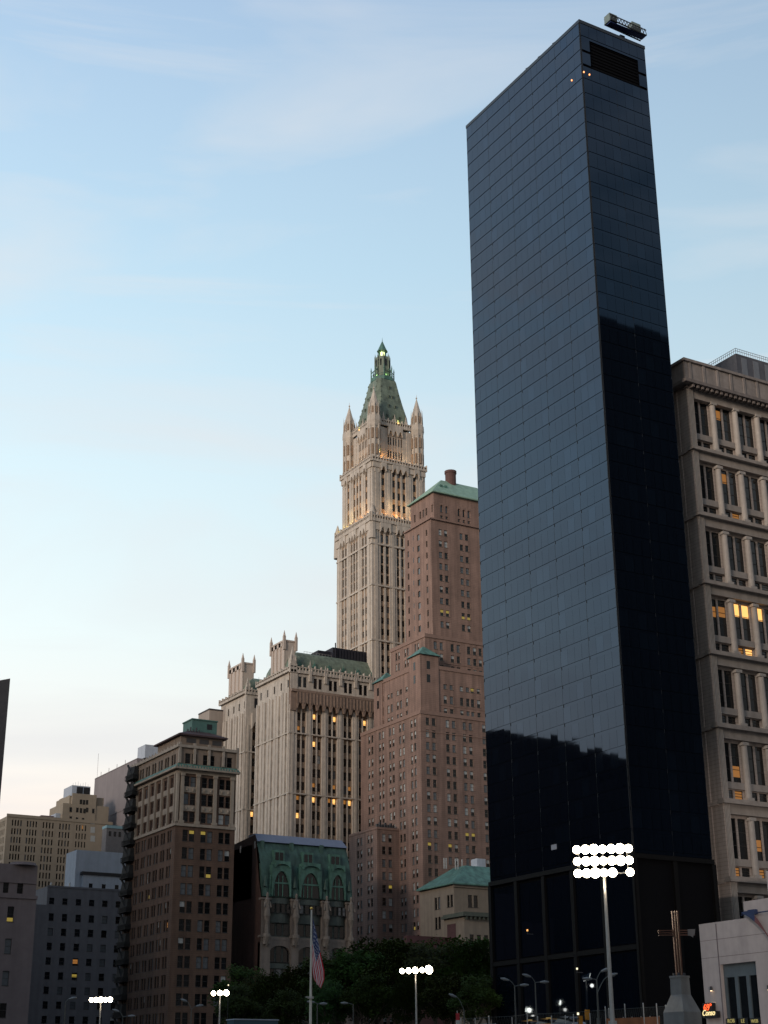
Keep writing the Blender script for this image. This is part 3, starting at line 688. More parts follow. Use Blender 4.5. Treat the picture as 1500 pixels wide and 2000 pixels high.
# floodlamps the photo shows lit on the setbacks
for (x, y, z, c, e) in ((XU+6.0, XV-2.6, 197.2, OR_, 700), (XU+11.0, XV-2.6, 197.2, (1.0, 0.75, 0.45), 700), (XU-2.6, XV+9.0, 197.2, (1.0, 0.75, 0.45), 800), (MU+7, MV-2.4, 178.5, (1.0, 0.7, 0.35), 900), (MU+13, MV-2.4, 178.5, (1.0, 0.7, 0.35), 900), (MU-2.4, MV+6, 178.5, (1.0, 0.7, 0.35), 800), (MU-2.4, MV+14, 178.5, (1.0, 0.75, 0.35), 800), (XU+2.4, XV-1.4, 196.6, OR_, 900), (XU-1.3, XV+3.4, 196.6, OR_, 700), (XU+0.4, XV-2.4, 198.4, YG, 160), (XU+XS-1.2, XV-1.4, 196.2, YG, 260),
                        (XU+XS+1.6, XV-1.2, 196.0, YG, 120), (XU+XS*0.5+1, XV-0.8, 211.6, YG, 130), (XU-0.6, XV+XS*0.6, 211.0, YG, 110),
                        (MU+5, MV-1.0, 175.2, OR_, 420), (MU+9, MV-1.0, 175.2, OR_, 700), (MU+15.5, MV-1.0, 175.2, OR_, 520), (MU-1.0, MV+3.5, 175.2, OR_, 700), (MU-1.0, MV+8, 175.2, OR_, 420),
                        (MU-1.0, MV+14, 175.2, (1.0, 0.8, 0.2), 420), (MU-0.9, MV+19.5, 175.2, (1.0, 0.85, 0.2), 380)):
    glow(x, y, z, c, e*0.2, c[2] < 0.3 and z not in (197.2, 178.5) and (z > 190 or e < 400))
for k in range(2): glow(cx+(-2.6 if k else 0.0), cy+(0 if k else -2.6), 232.2, (0.55, 1.0, 0.35), 50, False)

# --- wings
def wing(x0, x1, y0, y1, ztop, zmain, swin, wwin, name, wcn, scn, zb=30):
    wm = MB(); cn = MB()
    # south side: broad piers with paired windows between
    pos = x0; cols_ = []; n = scn; wid = (x1-x0)
    bay = 5.45; npier = int(wid//bay)
    first = 2.6
    wm.fbox('S', y0, x0, x0+first, zb, zmain, -0.8, 0); wm.fbox('S', y0, x0+first*0.3, x0+first*0.55, zb, zmain, 0, 0.2)
    x = x0+first
    while x < x1-0.5:
        ww = 1.45; cols_ += [(x+0.12, x+ww), (x+ww+0.42, x+2*ww+0.42-0.12)]
        wm.fbox('S', y0, x+ww+0.03, x+ww+0.38, zb, zmain, -0.8, -0.35)
        pe = min(x+2*ww+0.42+2.1, x1)
        if x+2*ww+0.42 < x1:
            wm.fbox('S', y0, x+2*ww+0.42, pe, zb, zmain, -0.8, 0)
            wm.fbox('S', y0, x+2*ww+0.42+0.7, x+2*ww+0.42+1.35, zb, zmain, 0, 0.2)
        x = pe
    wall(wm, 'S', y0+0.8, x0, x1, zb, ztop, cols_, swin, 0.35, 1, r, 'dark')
    # west side: narrow windows between close piers
    wc = []; span = y1-y0; k = wcn; px_ = span/k
    for i in range(k):
        a = y0+px_*(i+0.5); wc.append((a-0.5, a+0.5))
    for i in range(k+1):
        a0 = y0 if i == 0 else y0+px_*i-(px_-1.25)/2; a1 = y1 if i == k else y0+px_*i+(px_-1.25)/2
        wm.fbox('W', x0, max(y0+0.803, a0), min(y1, a1), zb, zmain+4.2, -0.5, 0); m_ = (max(y0, a0)+min(y1, a1))/2
        wm.fbox('W', x0, m_-0.28, m_+0.28, zb, zmain+4.6, 0, 0.22)
    wall(wm, 'W', x0+0.5, y0+0.8, y1, zb, ztop, wc, wwin, 0.3, 0, r, 'dark')
    closebox(wm, x0+0.5, x1, y0+0.8, y1, zb, ztop, 0, 2)
    closebox(wm, x0+0.3, x1, y0+0.3, y1, 0, zb, 0, 2, 'NESW')
    for z in (zmain-27.5, zmain-9.0, zmain-46): wm.box(x0-0.25, x1, y0-0.25, y0+0.8, z, z+0.4, 0); wm.box(x0-0.25, x0+0.5, y0+0.8, y1, z, z+0.4, 0)
    wm.build('wing_wall', [CREAM, CREAMD, ROOF], r)
    return wc
SX0, SX1, SY0, SY1 = 205.6, TU+0.5, 407.0, 431.0
sz_par = 116.6; FHs = 4.28
zc = 104.9                        # underside of the dark cornice
sw_rows = [(zc-1.0-FHs*(i+1)+1.1, zc-1.0-FHs*(i+1)+1.1+2.55) for i in range(17)]
wing(SX0, SX1, SY0, SY1, sz_par-0.6, zc+0.4, sw_rows, [(z, z+2.2) for z, _ in sw_rows]+[(zc+6.2, zc+8.6)], 'south', 5, 6)
cn = MB()
x = SX0+2.6-0.4
face_arches(cn, 'S', SY0, SX0+2.0, SX1, 12, zc-0.8, zc+4.4, 2.4, -0.8, 1.0, 0)
for i in range(25): cn.fbox('S', SY0, SX0+2.0+i*(SX1-SX0-2.0)/24-0.12, SX0+2.0+i*(SX1-SX0-2.0)/24+0.12, zc+0.8, zc+4.3, 1.0, 1.18)
cn.box(SX0+0.02, SX0+1.98, SY0-0.6, SY0+0.78, zc-1.5, zc+4.4)
cn.box(SX0+0.1, SX1, SY0-1.1, SY0+0.78, zc+4.41, zc+5.2)
cn.build('dark_cornice', [mat('cornice_in_brown_terracotta', (0.27, 0.19, 0.145), 0.8, 0.25, 1.0, 0.3)], r)
up_ = MB()
bx = SX0+2.6; ucols = []
while bx < SX1-3:
    ucols += [(bx+0.15, bx+1.4), (bx+1.9, bx+3.15)]; bx += 5.42
wall(up_, 'S', SY0, SX0, SX1, zc+5.2, sz_par, ucols, [(zc+6.2, zc+9.5)], 0.35, 0, r, 'dark')
up_.box(SX0, SX0+2.4, SY0-0.25, SY0-0.003, zc+5.2, sz_par+0.8)
crest(up_, 'S', SY0, SX0-0.2, SX1, sz_par-1.2, 2.8, 28, -0.3, 0.45)
crest(up_, 'W', SX0, SY0, SY1, sz_par-0.8, 2.0, 16, -0.3, 0.35)
bx = SX0+0.9
pinnacle(up_, bx, SY0+0.5, sz_par-1, 1.9, 8.5); bx = SX0+6.8
while bx < SX1: pinnacle(up_, bx, SY0-0.2, sz_par-3.5, 0.85, 7.0 if bx < SX0+8 else 5.8); bx += 5.42
up_.build('parapet', [CREAM, CREAMD], r)
# green mansard with dormers
def mansard(x0, x1, y0, y1, zb, zt, inset, n, big=False):
    q = MB()
    for i in range(6):            # curved slope
        f0, f1 = i/6, (i+1)/6; g0, g1 = math.sin(f0*math.pi/2), math.sin(f1*math.pi/2)
        z0_, z1_ = zb+(zt-zb)*g0, zb+(zt-zb)*g1; o0, o1 = inset*(1-math.cos(f0*math.pi/2)), inset*(1-math.cos(f1*math.pi/2))
        q.frustum(x0+o0, x1, y0+o0, y1-o0, z0_, x0+o1, x1, y0+o1, y1-o1, z1_)
    o = q.build('mansard_roof', [COPPERM], r)
    for i in range(n):
        cxx = x0+(x1-x0)*(i+0.55)/n; d = MB(); s_ = 1.0 if not big else 1.3
        yd = y0+0.2
        d.box(cxx-0.75*s_, cxx+0.75*s_, yd, yd+3, zb+0.3, zb+2.5*s_, 0); d.box(cxx-0.5*s_, cxx+0.5*s_, yd-0.06, yd, zb+0.6, zb+2.1*s_, 1)
        d.frustum(cxx-0.95*s_, cxx+0.95*s_, yd-0.2, yd+3.5, zb+2.5*s_, cxx-0.03, cxx+0.03, yd-0.1, yd+3.5, zb+4.0*s_)
        d.cyl(cxx, yd, zb+3.8*s_, zb+4.9*s_, 0.1, 0.03, 5)
        d.build('dormer', [COPPER, BLACK], r)
mansard(SX0+1.2, SX1+2, SY0+1.4, SY1-3.0, sz_par-0.8, sz_par+7.2, 4.4, 6)
def stairtower(x0, x1, y0, y1, zb, zt):
    q = MB(); cl_ = [(y0+(y1-y0)*f-0.28, y0+(y1-y0)*f+0.28) for f in (0.22, 0.5, 0.78)]
    q.box(x0+0.35, x1, y0+0.05, y1, zb, zt, 0)
    for f0, f1 in ((0, 0.15), (0.29, 0.43), (0.57, 0.71), (0.85, 1.0)): q.box(x0, x0+0.4, y0+(y1-y0)*f0, y0+(y1-y0)*f1, zb, zt, 0)
    q.box(x0, x0+0.4, y0, y1, zt-1.6, zt, 0); 
    q.box(x0-0.15, x1+0.15, y0-0.15, y1+0.15, zt-0.3, zt+0.25, 0)
    for (a, b) in ((x0, y0), (x0, y1), (x1, y0), (x1, y1)):
        q.box(a-0.4, a+0.4, b-0.4, b+0.4, zt-3, zt+1.4, 0); q.cyl(a, b, zt+1.4, zt+3.3, 0.5, 0.05, 6)
    q.build('stair_tower', [mat('smooth_cream_render', (0.50, 0.42, 0.36), 0.8, 0.08, 0.6, 0.12), CREAMD], r)
s1x = SX0+1.4
stairtower(SX0+1.2, SX0+5.4, 414.0, 423.3, sz_par-1.5, 127.6)
# cooling plant on the roof
q = MB(); q.box(223.5, 237.0, 412.5, 418.5, sz_par+6.0, sz_par+10.6); q.box(219.0, 224.0, 414, 419, sz_par+6.0, sz_par+9.4)
for i in range(12): q.box(223.6+i*1.1, 224.2+i*1.1, 412.3, 412.5, sz_par+6.8, sz_par+10.2)
q.tube((224.2, 412, sz_par+5.5), (224.2, 412, sz_par+12.0), 0.2)
q.build('cooling_plant', [mat('black_plant_screen', (0.012, 0.012, 0.02), 0.7, 0.3)], r)
q = MB()
for i in range(20): q.tube((SX0+8+i*1.1, SY0+6.5, sz_par+7.1), (SX0+8+i*1.1, SY0+6.5, sz_par+8.2), 0.05, n=4)
q.tube((SX0+8, SY0+6.5, sz_par+8.1), (SX0+30, SY0+6.5, sz_par+8.1), 0.05, n=4); q.build('roof_railing', [STEEL], r)
# north wing, across the court
NX0, NX1, NY0, NY1 = SX0, TU, 438.8, 459.5
nw_rows = sw_rows
wing(NX0, NX1, NY0, NY1, sz_par-0.6, zc+0.4, nw_rows, [(z, z+2.2) for z, _ in nw_rows]+[(zc+6.2, zc+8.6)], 'north', 5, 6)
up_ = MB()
up_.box(NX0, NX1, NY0-0.1, NY0+0.9, zc+0.4, sz_par)
for i in range(4): up_.fbox('S', NY0-0.1, NX0+3+i*5.4, NX0+4.3+i*5.4, zc+6.2, zc+9.5, 0, 0.04, 1); up_.fbox('S', NY0-0.1, NX0+4.8+i*5.4, NX0+6.1+i*5.4, zc+6.2, zc+9.5, 0, 0.04, 1)
face_arches(up_, 'S', NY0, NX0+2.0, NX1, 12, zc-0.8, zc+4.4, 2.4, -0.8, 1.0, 0)
crest(up_, 'S', NY0, NX0-0.2, NX1, sz_par-1.2, 2.4, 28, -0.3, 0.45)
crest(up_, 'W', NX0, NY0, NY1, sz_par-0.8, 2.0, 16, -0.3, 0.35)
pinnacle(up_, NX0+0.8, NY0+0.5, sz_par-1, 1.2, 6.0)
up_.build('parapet', [CREAM, BLACK], r)
mansard(NX0+1.2, NX1, NY0+1.2, NY1-4.0, sz_par-0.8, sz_par+6.0, 4.6, 4, True)
stairtower(NX0+1.2, NX0+5.4, 444.6, 455.4, sz_par-1.5, 127.6)
q = MB(); q.box(TU+2, TU+TS-0.2, TV+1, TV+TS, 0, 95.2); q.build('tower_base_wall', [CREAM], r)
# ================================================================= 5. pink brick stepped tower with green pyramid roof
r = empty('brick_tower', (225.0, 362.0, 0), 'pink brick skyscraper stepping up to a green copper hip roof with a round chimney', 'skyscraper')
wm = MB(); UE = 268.0
PF = 3.55
def paired(face, plane, py, centres, w_=1.15, gap=0.75):
    res = []
    for c in centres:
        a = (onW if face == 'W' else onS)(c, py, plane)[0]
        res += [(a-gap/2-w_, a-gap/2), (a+gap/2, a+gap/2+w_)]
    return res
# main body: z 0 .. 95.4
U1, V1, VN1 = 225.0, 362.2, 397.0
zt1 = 95.4
r1 = [(zt1-3.3-PF*i, zt1-3.3-PF*i+2.15) for i in range(25)]
w1c = paired('W', U1, 1560, [(680+c/5) for c in (222, 328, 430, 530, 645)])
w1c = [c for c in w1c if V1+0.6 < min(c) and max(c) < VN1-0.6]
s1c = paired('S', V1, 1560, [(680+c/5) for c in (820, 1018, 1185)], 1.25, 0.85); 
s1c += [(c[0]+19.5, c[1]+19.5) for c in s1c[:4]]
wall(wm, 'W', U1, V1, VN1, 0, zt1, w1c, r1, 0.3, 0, r, 'double')
wall(wm, 'S', V1, U1, UE, 0, zt1, s1c, r1, 0.3, 0, r, 'double')
closebox(wm, U1, UE, V1, VN1, 0, zt1, 0, 2)
# low west wing
U0_, V0_, VN0_, Z0_ = 217.6, 374.8, 391.0, 63.6
w0c = paired('W', U0_, 1700, [702.5, 723]); s0c = paired('S', V0_, 1700, [756.5], 1.2, 0.9)
r0 = [(z[0], z[1]) for z in r1 if z[1] < Z0_-1.2]
wall(wm, 'W', U0_, V0_, VN0_, 0, Z0_, w0c, r0, 0.3, 0, r, 'double'); wall(wm, 'S', V0_, U0_, U1, 0, Z0_, s0c, r0, 0.3, 0, r, 'double')
closebox(wm, U0_, U1+0.2, V0_, VN0_, 0, Z0_, 0, 2)
wm.box(U0_-0.15, U1, V0_-0.15, VN0_, Z0_-0.1, Z0_+0.5, 1)
for i in range(7): wm.box(U0_+0.4+i*0.9, U0_+0.9+i*0.9, V0_+0.6, V0_+1.4, Z0_+0.5, Z0_+1.5+0.5*(i % 2), 3)
# second stage
U2, V2, VN2, zt2 = 225.8, 363.0, 389.5, 109.5
r2 = [(zt1+1.0, zt1+2.5), (zt1+4.0, zt1+6.3), (zt1+8.3, zt1+9.7)]
w2c = paired('W', U2, 1400, [745, 762, 780, 798, 815]); w2c = [c for c in w2c if V2+0.4 < min(c) and max(c) < VN2-0.4]
s2c = paired('S', V2, 1400, [846, 877, 909], 1.25, 0.9); s2c += [(c[0]+15, c[1]+15) for c in s2c]
wall(wm, 'W', U2, V2, VN2, zt1, zt2, w2c, r2, 0.3, 0, r, 'double'); wall(wm, 'S', V2, U2, UE, zt1, zt2, s2c, r2, 0.3, 0, r, 'double')
closebox(wm, U2, UE, V2, VN2, zt1, zt2, 0, 2)
# third stage
U3, V3, VN3, zt3 = 229.4, 366.0, 386.2, 119.9
r3 = [(zt2+0.9, zt2+2.3), (zt2+3.6, zt2+5.7), (zt2+6.9, zt2+9.2)]
w3c = paired('W', U3, 1290, [776.5, 794, 814.5], 0.95, 0.55); s3c = paired('S', V3, 1290, [857, 890, 922], 1.25, 0.85); s3c += [(c[0]+16, c[1]+16) for c in s3c]
wall(wm, 'W', U3, V3, VN3, zt2, zt3, w3c, r3, 0.3, 0, r, 'double'); wall(wm, 'S', V3, U3, UE, zt2, zt3, s3c, r3, 0.3, 0, r, 'double')
closebox(wm, U3, UE, V3, VN3, zt2, zt3, 0, 2)
for (a, b, c, d, z) in ((U1, UE, V1, VN1, zt1), (U2, UE, V2, VN2, zt2), (U3, UE, V3, VN3, zt3)):
    wm.box(a-0.22, b, c-0.22, c, z-0.25, z+0.85, 1); wm.box(a-0.22, a, c, d, z-0.25, z+0.85, 1)
for z in (zt1-5.3, zt1+3.3, zt2+2.9): wm.box(U1-0.1 if z < zt1 else (U2-0.1 if z < zt2 else U3-0.1), UE, (V1 if z < zt1 else (V2 if z < zt2 else V3))-0.1, V1+1 if z < zt1 else V3, z, z+0.25, 1)
wm.build('lower_wall', [BRICK, BRICKT, ROOF, DARKM], r)
# corner turrets with little copper pyramids on the second stage
for i, (pv0, pv1) in enumerate(((V2-0.3, V2+6.2), (VN2-4.8, VN2+0.3))):
    t = MB(); zt = zt2+3.6 if i == 0 else zt2+0.6
    t.box(U2-0.3, U2+6.0, pv0, pv1, zt1, zt, 0)
    c_ = (pv0+pv1)/2
    for z in (zt-4.2, zt-8.2):
        t.box(U2-0.34, U2-0.3, c_-0.5, c_+0.5, z, z+2.4, 1); t.box(U2+1.9, U2+3.0, pv0-0.04, pv0, z, z+2.4, 1)
    t.build('corner_turret', [BRICK, GLASSN], r)
    t = MB(); t.frustum(U2-0.9, U2+6.6, pv0-0.6, pv1+0.6, zt, U2+2.7, U2+3.0, c_-0.1, c_+0.1, zt+3.4); t.build('turret_roof', [COPPERT], r)
# tower
U4, V4, VN4, zt4 = 232.4, 366.4, 381.8, 167.0
U5, VN5 = 233.5, 379.9
zb4 = 158.0
wm = MB()
r4 = [(zb4-5.0-3.68*i, zb4-5.0-3.68*i+1.95) for i in range(10)]
s4c = paired('S', V4, 1130, [867.5, 908.5], 1.25, 0.75); s4c += [(c[0]+15, c[1]+15) for c in s4c]
w4 = [pxcols('W', U4, 1130, [(796.5, 799.5)])[0], pxcols('W', U4, 1130, [(815.5, 820.5)])[0], pxcols('W', U4, 1130, [(833, 836)])[0]]
wall(wm, 'S', V4, U4, UE, zt3, zb4, s4c, r4, 0.3, 0, r, 'double')
wall(wm, 'W', U4, V4, VN4, zt3, zb4, w4, r4, 0.3, 0, r, 'slit')
closebox(wm, U4, UE, V4, VN4, zt3, zb4, 0, 2)
for i in range(10): wm.box(U4-0.02, U4, 376.6, 376.95, r4[i][0]+1, r4[i][1]+0.6, 3)
s5c = pxcols('S', V4, 1000, [(859.5, 864.5), (869.5, 874.5), (893.5, 898), (903, 907.5), (912.5, 917.5)]); s5c += [(c[0]+12, c[1]+12) for c in s5c[-3:]]
w5c = pxcols('W', U5, 990, [(808, 811), (819, 822), (825, 828), (831, 834), (842.5, 845)])
w5c = [c for c in w5c if c[0] > V4+0.3]
wall(wm, 'S', V4-0.15, U5, UE, zb4, zt4, s5c, [(zb4+0.7, zb4+1.5), (zb4+2.6, zb4+4.9)], 0.4, 0, r, 'double')
wall(wm, 'W', U5, V4-0.15, VN5, zb4, zt4, w5c, [(zb4+2.4, zb4+4.9)], 0.4, 0, r, 'slit')
closebox(wm, U5, UE, V4-0.15, VN5, zb4, zt4, 0, 2)
for c in s5c: wm.arch('S', V4-0.15, min(c)-0.15, max(c)+0.15, zb4+4.4, zb4+5.6, 0.7, 0, 0.06, 1, pointed=False)
wm.box(U4-0.5, UE, V4-0.5, V4-0.2, zb4-0.3, zb4+0.1, 1); wm.box(U4-0.5, U4-0.2, V4-0.2, VN4, zb4-0.3, zb4+0.1, 1)
wm.build('tower_wall', [BRICK, BRICKT, ROOF, GLASSN], r)
t = MB()
t.frustum(U5-0.7, 263, V4-0.9, VN5+0.7, zt4, U5+7.0, 254, V4+6.2, VN5-6.6, zt4+7.4)
t.box(U5-0.8, 263.1, V4-1.0, VN5+0.8, zt4-0.35, zt4)
t.build('copper_roof', [mat('pale_verdigris', (0.24, 0.37, 0.27), 0.6, 0.2, 0.8, 0.2)], r)
hx, hy = onS(880, 930, V4+6.5)[0], V4+6.5
t = MB(); t.cyl(hx, hy, zt4+3.0, zt4+10.4, 1.75, 1.75, 16); t.cyl(hx, hy, zt4+10.4, zt4+11.2, 1.95, 1.95, 16); t.build('chimney', [mat('dark_red_brick', (0.10, 0.05, 0.042), 0.8, 0.2, 1.0)], r)
t = MB()
for px in (862, 871): a = onS(px, 945, V4+2)[0]; t.box(a-0.5, a+0.5, V4+2.0, V4+3.4, zt4+2.6, zt4+3.9)
t.build('dormer', [COPPER], r)

# ================================================================= 6. narrow brown corner building
U0, V0, UE, VN = 147.0, 353.0, 163.2, 386.0
r = empty('brown_corner_building', (U0, V0, 0), 'narrow sixteen-storey brown brick corner building with pale columned top floors and dark hipped roof', 'building')
wm = MB(); ZR = [ (70.0, 74.6) ]
zc6, zb6 = 70.2, 56.6
PV = 4.33
lowr = [(zb6-4.2-PV*i, zb6-4.2-PV*i+2.75) for i in range(12)]
topr = [(zb6+0.6, zb6+3.1), (zb6+4.9, zb6+7.7), (zb6+9.3, zb6+12.0)]
attr = [(zc6+1.6, zc6+4.2)]
bay = (UE-U0)/3
sc = []
for i in range(3):
    c = U0+1.15+(UE-U0-1.5)*(i+0.5)/3; sc += [(c-1.62, c-0.18), (c+0.18, c+1.62)]
wc = []
for i in range(7):
    c = V0+3.6+i*4.3; wc += [(c-1.4, c-0.2), (c+0.2, c+1.4)]
wall(wm, 'S', V0, U0, UE, 0, zb6-0.2, sc, lowr, 0.35, 0, r, 'sash')
wall(wm, 'W', U0, V0, VN, 0, zb6-0.2, wc, lowr, 0.35, 0, r, 'sash')
wall(wm, 'S', V0+0.35, U0+0.35, UE, zb6-0.2, zc6, sc, topr, 0.3, 0, r, 'dark')
wall(wm, 'W', U0+0.35, V0+0.35, VN, zb6-0.2, zc6, wc, topr, 0.3, 0, r, 'dark')
wall(wm, 'S', V0+0.2, U0+0.2, UE, zc6, zc6+6.0, sc, attr, 0.3, 1, r, 'dark')
wall(wm, 'W', U0+0.2, V0+0.2, VN, zc6, zc6+6.0, wc, attr, 0.3, 1, r, 'dark')
closebox(wm, U0+0.2, UE, V0+0.2, VN, 0, zc6+6.0, 0, 2)
wm.build('wall', [BROWN, mat('buff_attic_stone', (0.22, 0.165, 0.125), 0.8, 0.2, 0.9, 0.25), ROOF], r)
tr = MB()
for i in range(4):                                              # pilasters with capitals on the top floors
    a = U0+0.5+(UE-U0-1.9)*i/3+ (0.0 if i else 0.5)
    tr.box(a, a+0.85, V0-0.2, V0+0.35, zb6+0.4, zc6-0.9); tr.box(a-0.25, a+1.1, V0-0.4, V0+0.35, zb6+0.1, zb6+0.8); tr.box(a-0.15, a+1.0, V0-0.35, V0+0.35, zc6-1.6, zc6-0.9)
tr.box(U0+0.5-0.5, U0+0.6, V0+0.0, V0+1.0, zb6+0.4, zc6-0.9)
for i in range(8):
    a = V0+1.3+i*4.3; tr.box(U0-0.15, U0+0.35, a, a+0.5, zb6+0.4, zc6-0.9); tr.box(U0-0.25, U0+0.35, a-0.15, a+0.65, zb6+0.1, zb6+0.8)
tr.build('pilaster', [BSTONE], r)
tr = MB()
for z in (zb6+3.2, zb6+7.9):                                     # carved panels between the floors
    for i in range(3):
        c = U0+1.15+(UE-U0-1.5)*(i+0.5)/3; tr.box(c-1.7, c+1.7, V0+0.2, V0+0.35, z+0.1, z+1.5)
        for k in (-0.9, 0.9): tr.cyl(c+k, V0+0.2, z+0.5, z+1.1, 0.3, 0.3, 6)
    for i in range(7): c = V0+3.6+i*4.3; tr.box(U0+0.2, U0+0.35, c-1.5, c+1.5, z+0.1, z+1.5)
tr.box(U0-0.35, UE+0.1, V0-0.35, V0+0.35, zb6-0.6, zb6+0.1); tr.box(U0-0.35, U0+0.35, V0+0.35, VN, zb6-0.6, zb6+0.1)
tr.box(U0+0.3, UE, V0+0.05, V0+0.35, zc6-0.9, zc6); tr.box(U0+0.05, U0+0.35, V0+0.35, VN, zc6-0.9, zc6)
tr.build('carved_panel', [BSTONE], r)
tr = MB(); tr.box(U0-1.0, UE+0.7, V0-1.0, V0+0.2, zc6, zc6+0.45, 1); tr.frustum(U0-1.0, UE+0.7, V0-1.0, V0+0.3, zc6+0.45, U0+0.1, UE+0.3, V0+0.1, V0+0.25, zc6+1.5, 0)
tr.box(U0-1.0, U0+0.2, V0+0.2, VN-3, zc6, zc6+0.45, 1); tr.frustum(U0-1.0, U0+0.3, V0+0.3, VN-3, zc6+0.45, U0+0.1, U0+0.25, V0+0.3, VN-3, zc6+1.5, 0)
for i in range(22): tr.box(U0-0.7+i*0.78, U0-0.4+i*0.78, V0-0.9, V0-0.6, zc6+0.45, zc6+0.95, 1)
tr.build('copper_cornice', [COPPER, BSTONE], r)
tr = MB(); tr.box(U0-0.3, UE+0.3, V0-0.3, V0+0.6, zc6+5.6, zc6+6.3); tr.box(U0-0.3, U0+0.6, V0+0.6, VN, zc6+5.6, zc6+6.3)
for i in range(5): tr.box(U0+0.1+i*4.0, U0+0.75+i*4.0, V0-0.2, V0+0.3, zc6+1.6, zc6+6.9)
for i in range(16): a = V0+1+i*2.1; tr.cyl(U0+0.1, a, zc6+6.3, zc6+6.9, 0.3, 0.1, 6)
tr.build('roof_parapet', [mat('pale_parapet_stone', (0.33, 0.28, 0.23), 0.8, 0.2, 1.0, 0.2)], r)
ax0, ax1, ay0, ay1 = U0+1.2, U0+13.0, V0+1.6, V0+17
tr = MB(); tr.box(ax0, ax1, ay0, ay1, zc6+6.2, zc6+9.0, 0)
for i in range(3): tr.box(ax0+1.5+i*3.6, ax0+4.1+i*3.6, ay0-0.05, ay0, zc6+7.3, zc6+8.5, 1)
tr.build('attic_storey', [mat('buff_attic_stone', (0.22, 0.165, 0.125)), mat('dark_louvre', (0.05, 0.045, 0.045), 0.6, 0.2)], r)
tr = MB(); tr.box(ax0-0.9, ax1+0.9, ay0-0.9, ay1+0.9, zc6+9.0, zc6+9.4); tr.frustum(ax0-0.9, ax1+0.9, ay0-0.9, ay1+0.9, zc6+9.4, ax0+4.6, ax1-3.6, ay0+4, ay1-4, zc6+11.6); tr.build('hip_roof', [ROOFB], r)
tr = MB(); tr.box(ax0+4.2, ax1-0.6, ay0+3.0, ay0+9, zc6+10.6, zc6+14.2); tr.box(ax0+4.0, ax1-0.4, ay0+2.8, ay0+9.2, zc6+14.2, zc6+14.5); tr.build('roof_house', [mat('teal_roof_house', (0.07, 0.15, 0.13), 0.7, 0.2, 1.0)], r)
tr = MB(); tr.box(ax1-3.4, ax1-2.0, ay0+2.94, ay0+3.0, zc6+12.0, zc6+13.4); tr.build('roof_hatch', [BLACK], r)
tr = MB()
for i in range(5): tr.cyl(ax0+2.6+i*0.8, ay0+2.0, zc6+10, zc6+11.3+0.6*(i % 2), 0.22, 0.22, 6)
tr.build('vent_pipe', [DARKM], r)
# dark stack of fire escapes at the far end of the west side
fe = MB()
for k in range(17):
    z = 3.0+PV*k
    fe.box(U0-1.6, U0, VN-6.2, VN-0.4, z, z+0.18)
    for i in range(10): fe.box(U0-1.62, U0-1.55, VN-6.2+i*0.64, VN-6.05+i*0.64, z+0.18, z+1.3)
    for i in range(5): fe.box(U0-1.6+i*0.36, U0-1.5+i*0.36, VN-6.25, VN-6.1, z+0.18, z+1.3)
    fe.box(U0-1.63, U0-1.5, VN-6.2, VN-0.4, z+1.2, z+1.35)
    fe.tube((U0-1.2, VN-5.8, z+0.1), (U0-1.2, VN-1.0, z+PV), 0.32, n=4)
    fe.frustum(U0-1.5, U0-0.02, VN-6.0, VN-0.5, z+0.2, U0-1.0, U0-0.02, VN-5.6, VN-0.7, z+3.4)
fe.build('fire_escape', [mat('fire_escape_iron', (0.014, 0.013, 0.012), 0.8, 0.4, 1.5)], r)

# ================================================================= 7. mansard building with sculpted piers
U0, U1, V0, VN = 171.3, 197.8, 353.4, 392.0
r = empty('mansard_building', (U0, V0, 0), 'narrow stone building with statues on its piers and a green copper mansard with arched dormers', 'building')
zM, zTp = 40.2, 55.0
wm = MB(); wm.box(U0+0.45, U1, V0+1.4, VN, 0, zM+0.2, 0)
wm.quad([(U0, V0+0.2, 0), (U0, VN, 0), (U0, VN, zTp-1.0), (U0, V0+4.2, zTp+1.2), (U0, V0+1.6, zM+4), (U0, V0+0.2, zM)], 0)
wm.quad([(U1+0.1, V0+0.2, 0), (U1+0.1, VN, 0), (U1+0.1, VN, zTp-1.0), (U1+0.1, V0+4.2, zTp+0.6), (U1+0.1, V0+1.6, zM+4), (U1+0.1, V0+0.2, zM)], 0)
wm.box(U0, U1, V0+6, VN, zM, zTp-1.2, 0)
wm.build('party_wall', [DARKB], r)
q = MB()
for px, py in ((470, 1659), (498, 1650)):
    a, z = onW(px, py, U0); q.box(U0-0.04, U0, a-0.35, a+0.35, z-0.9, z+0.9)
q.build('side_window', [BLIND], r)
bw = (U1-U0)/3; piers = [U0+0.0, U0+bw-0.35, U0+2*bw-0.35, U1-2.0]; pw = 2.1
q = MB()
for i, p in enumerate(piers):
    w0 = 2.6 if i == 0 else pw
    q.box(p, p+w0, V0-0.3, V0+1.5, 0, 29.0); q.box(p+0.15, p+w0-0.15, V0-0.1, V0+1.5, 29.0, 39.6); q.box(p-0.1, p+w0+0.1, V0-0.5, V0+1.5, 30.2, 30.7)
    q.box(p-0.05, p+w0+0.05, V0-0.4, V0+1.5, 39.4, 39.9)
q.build('pier', [mat('weathered_pier_stone', (0.20, 0.165, 0.14), 0.8, 0.2, 0.9, 0.3)], r)
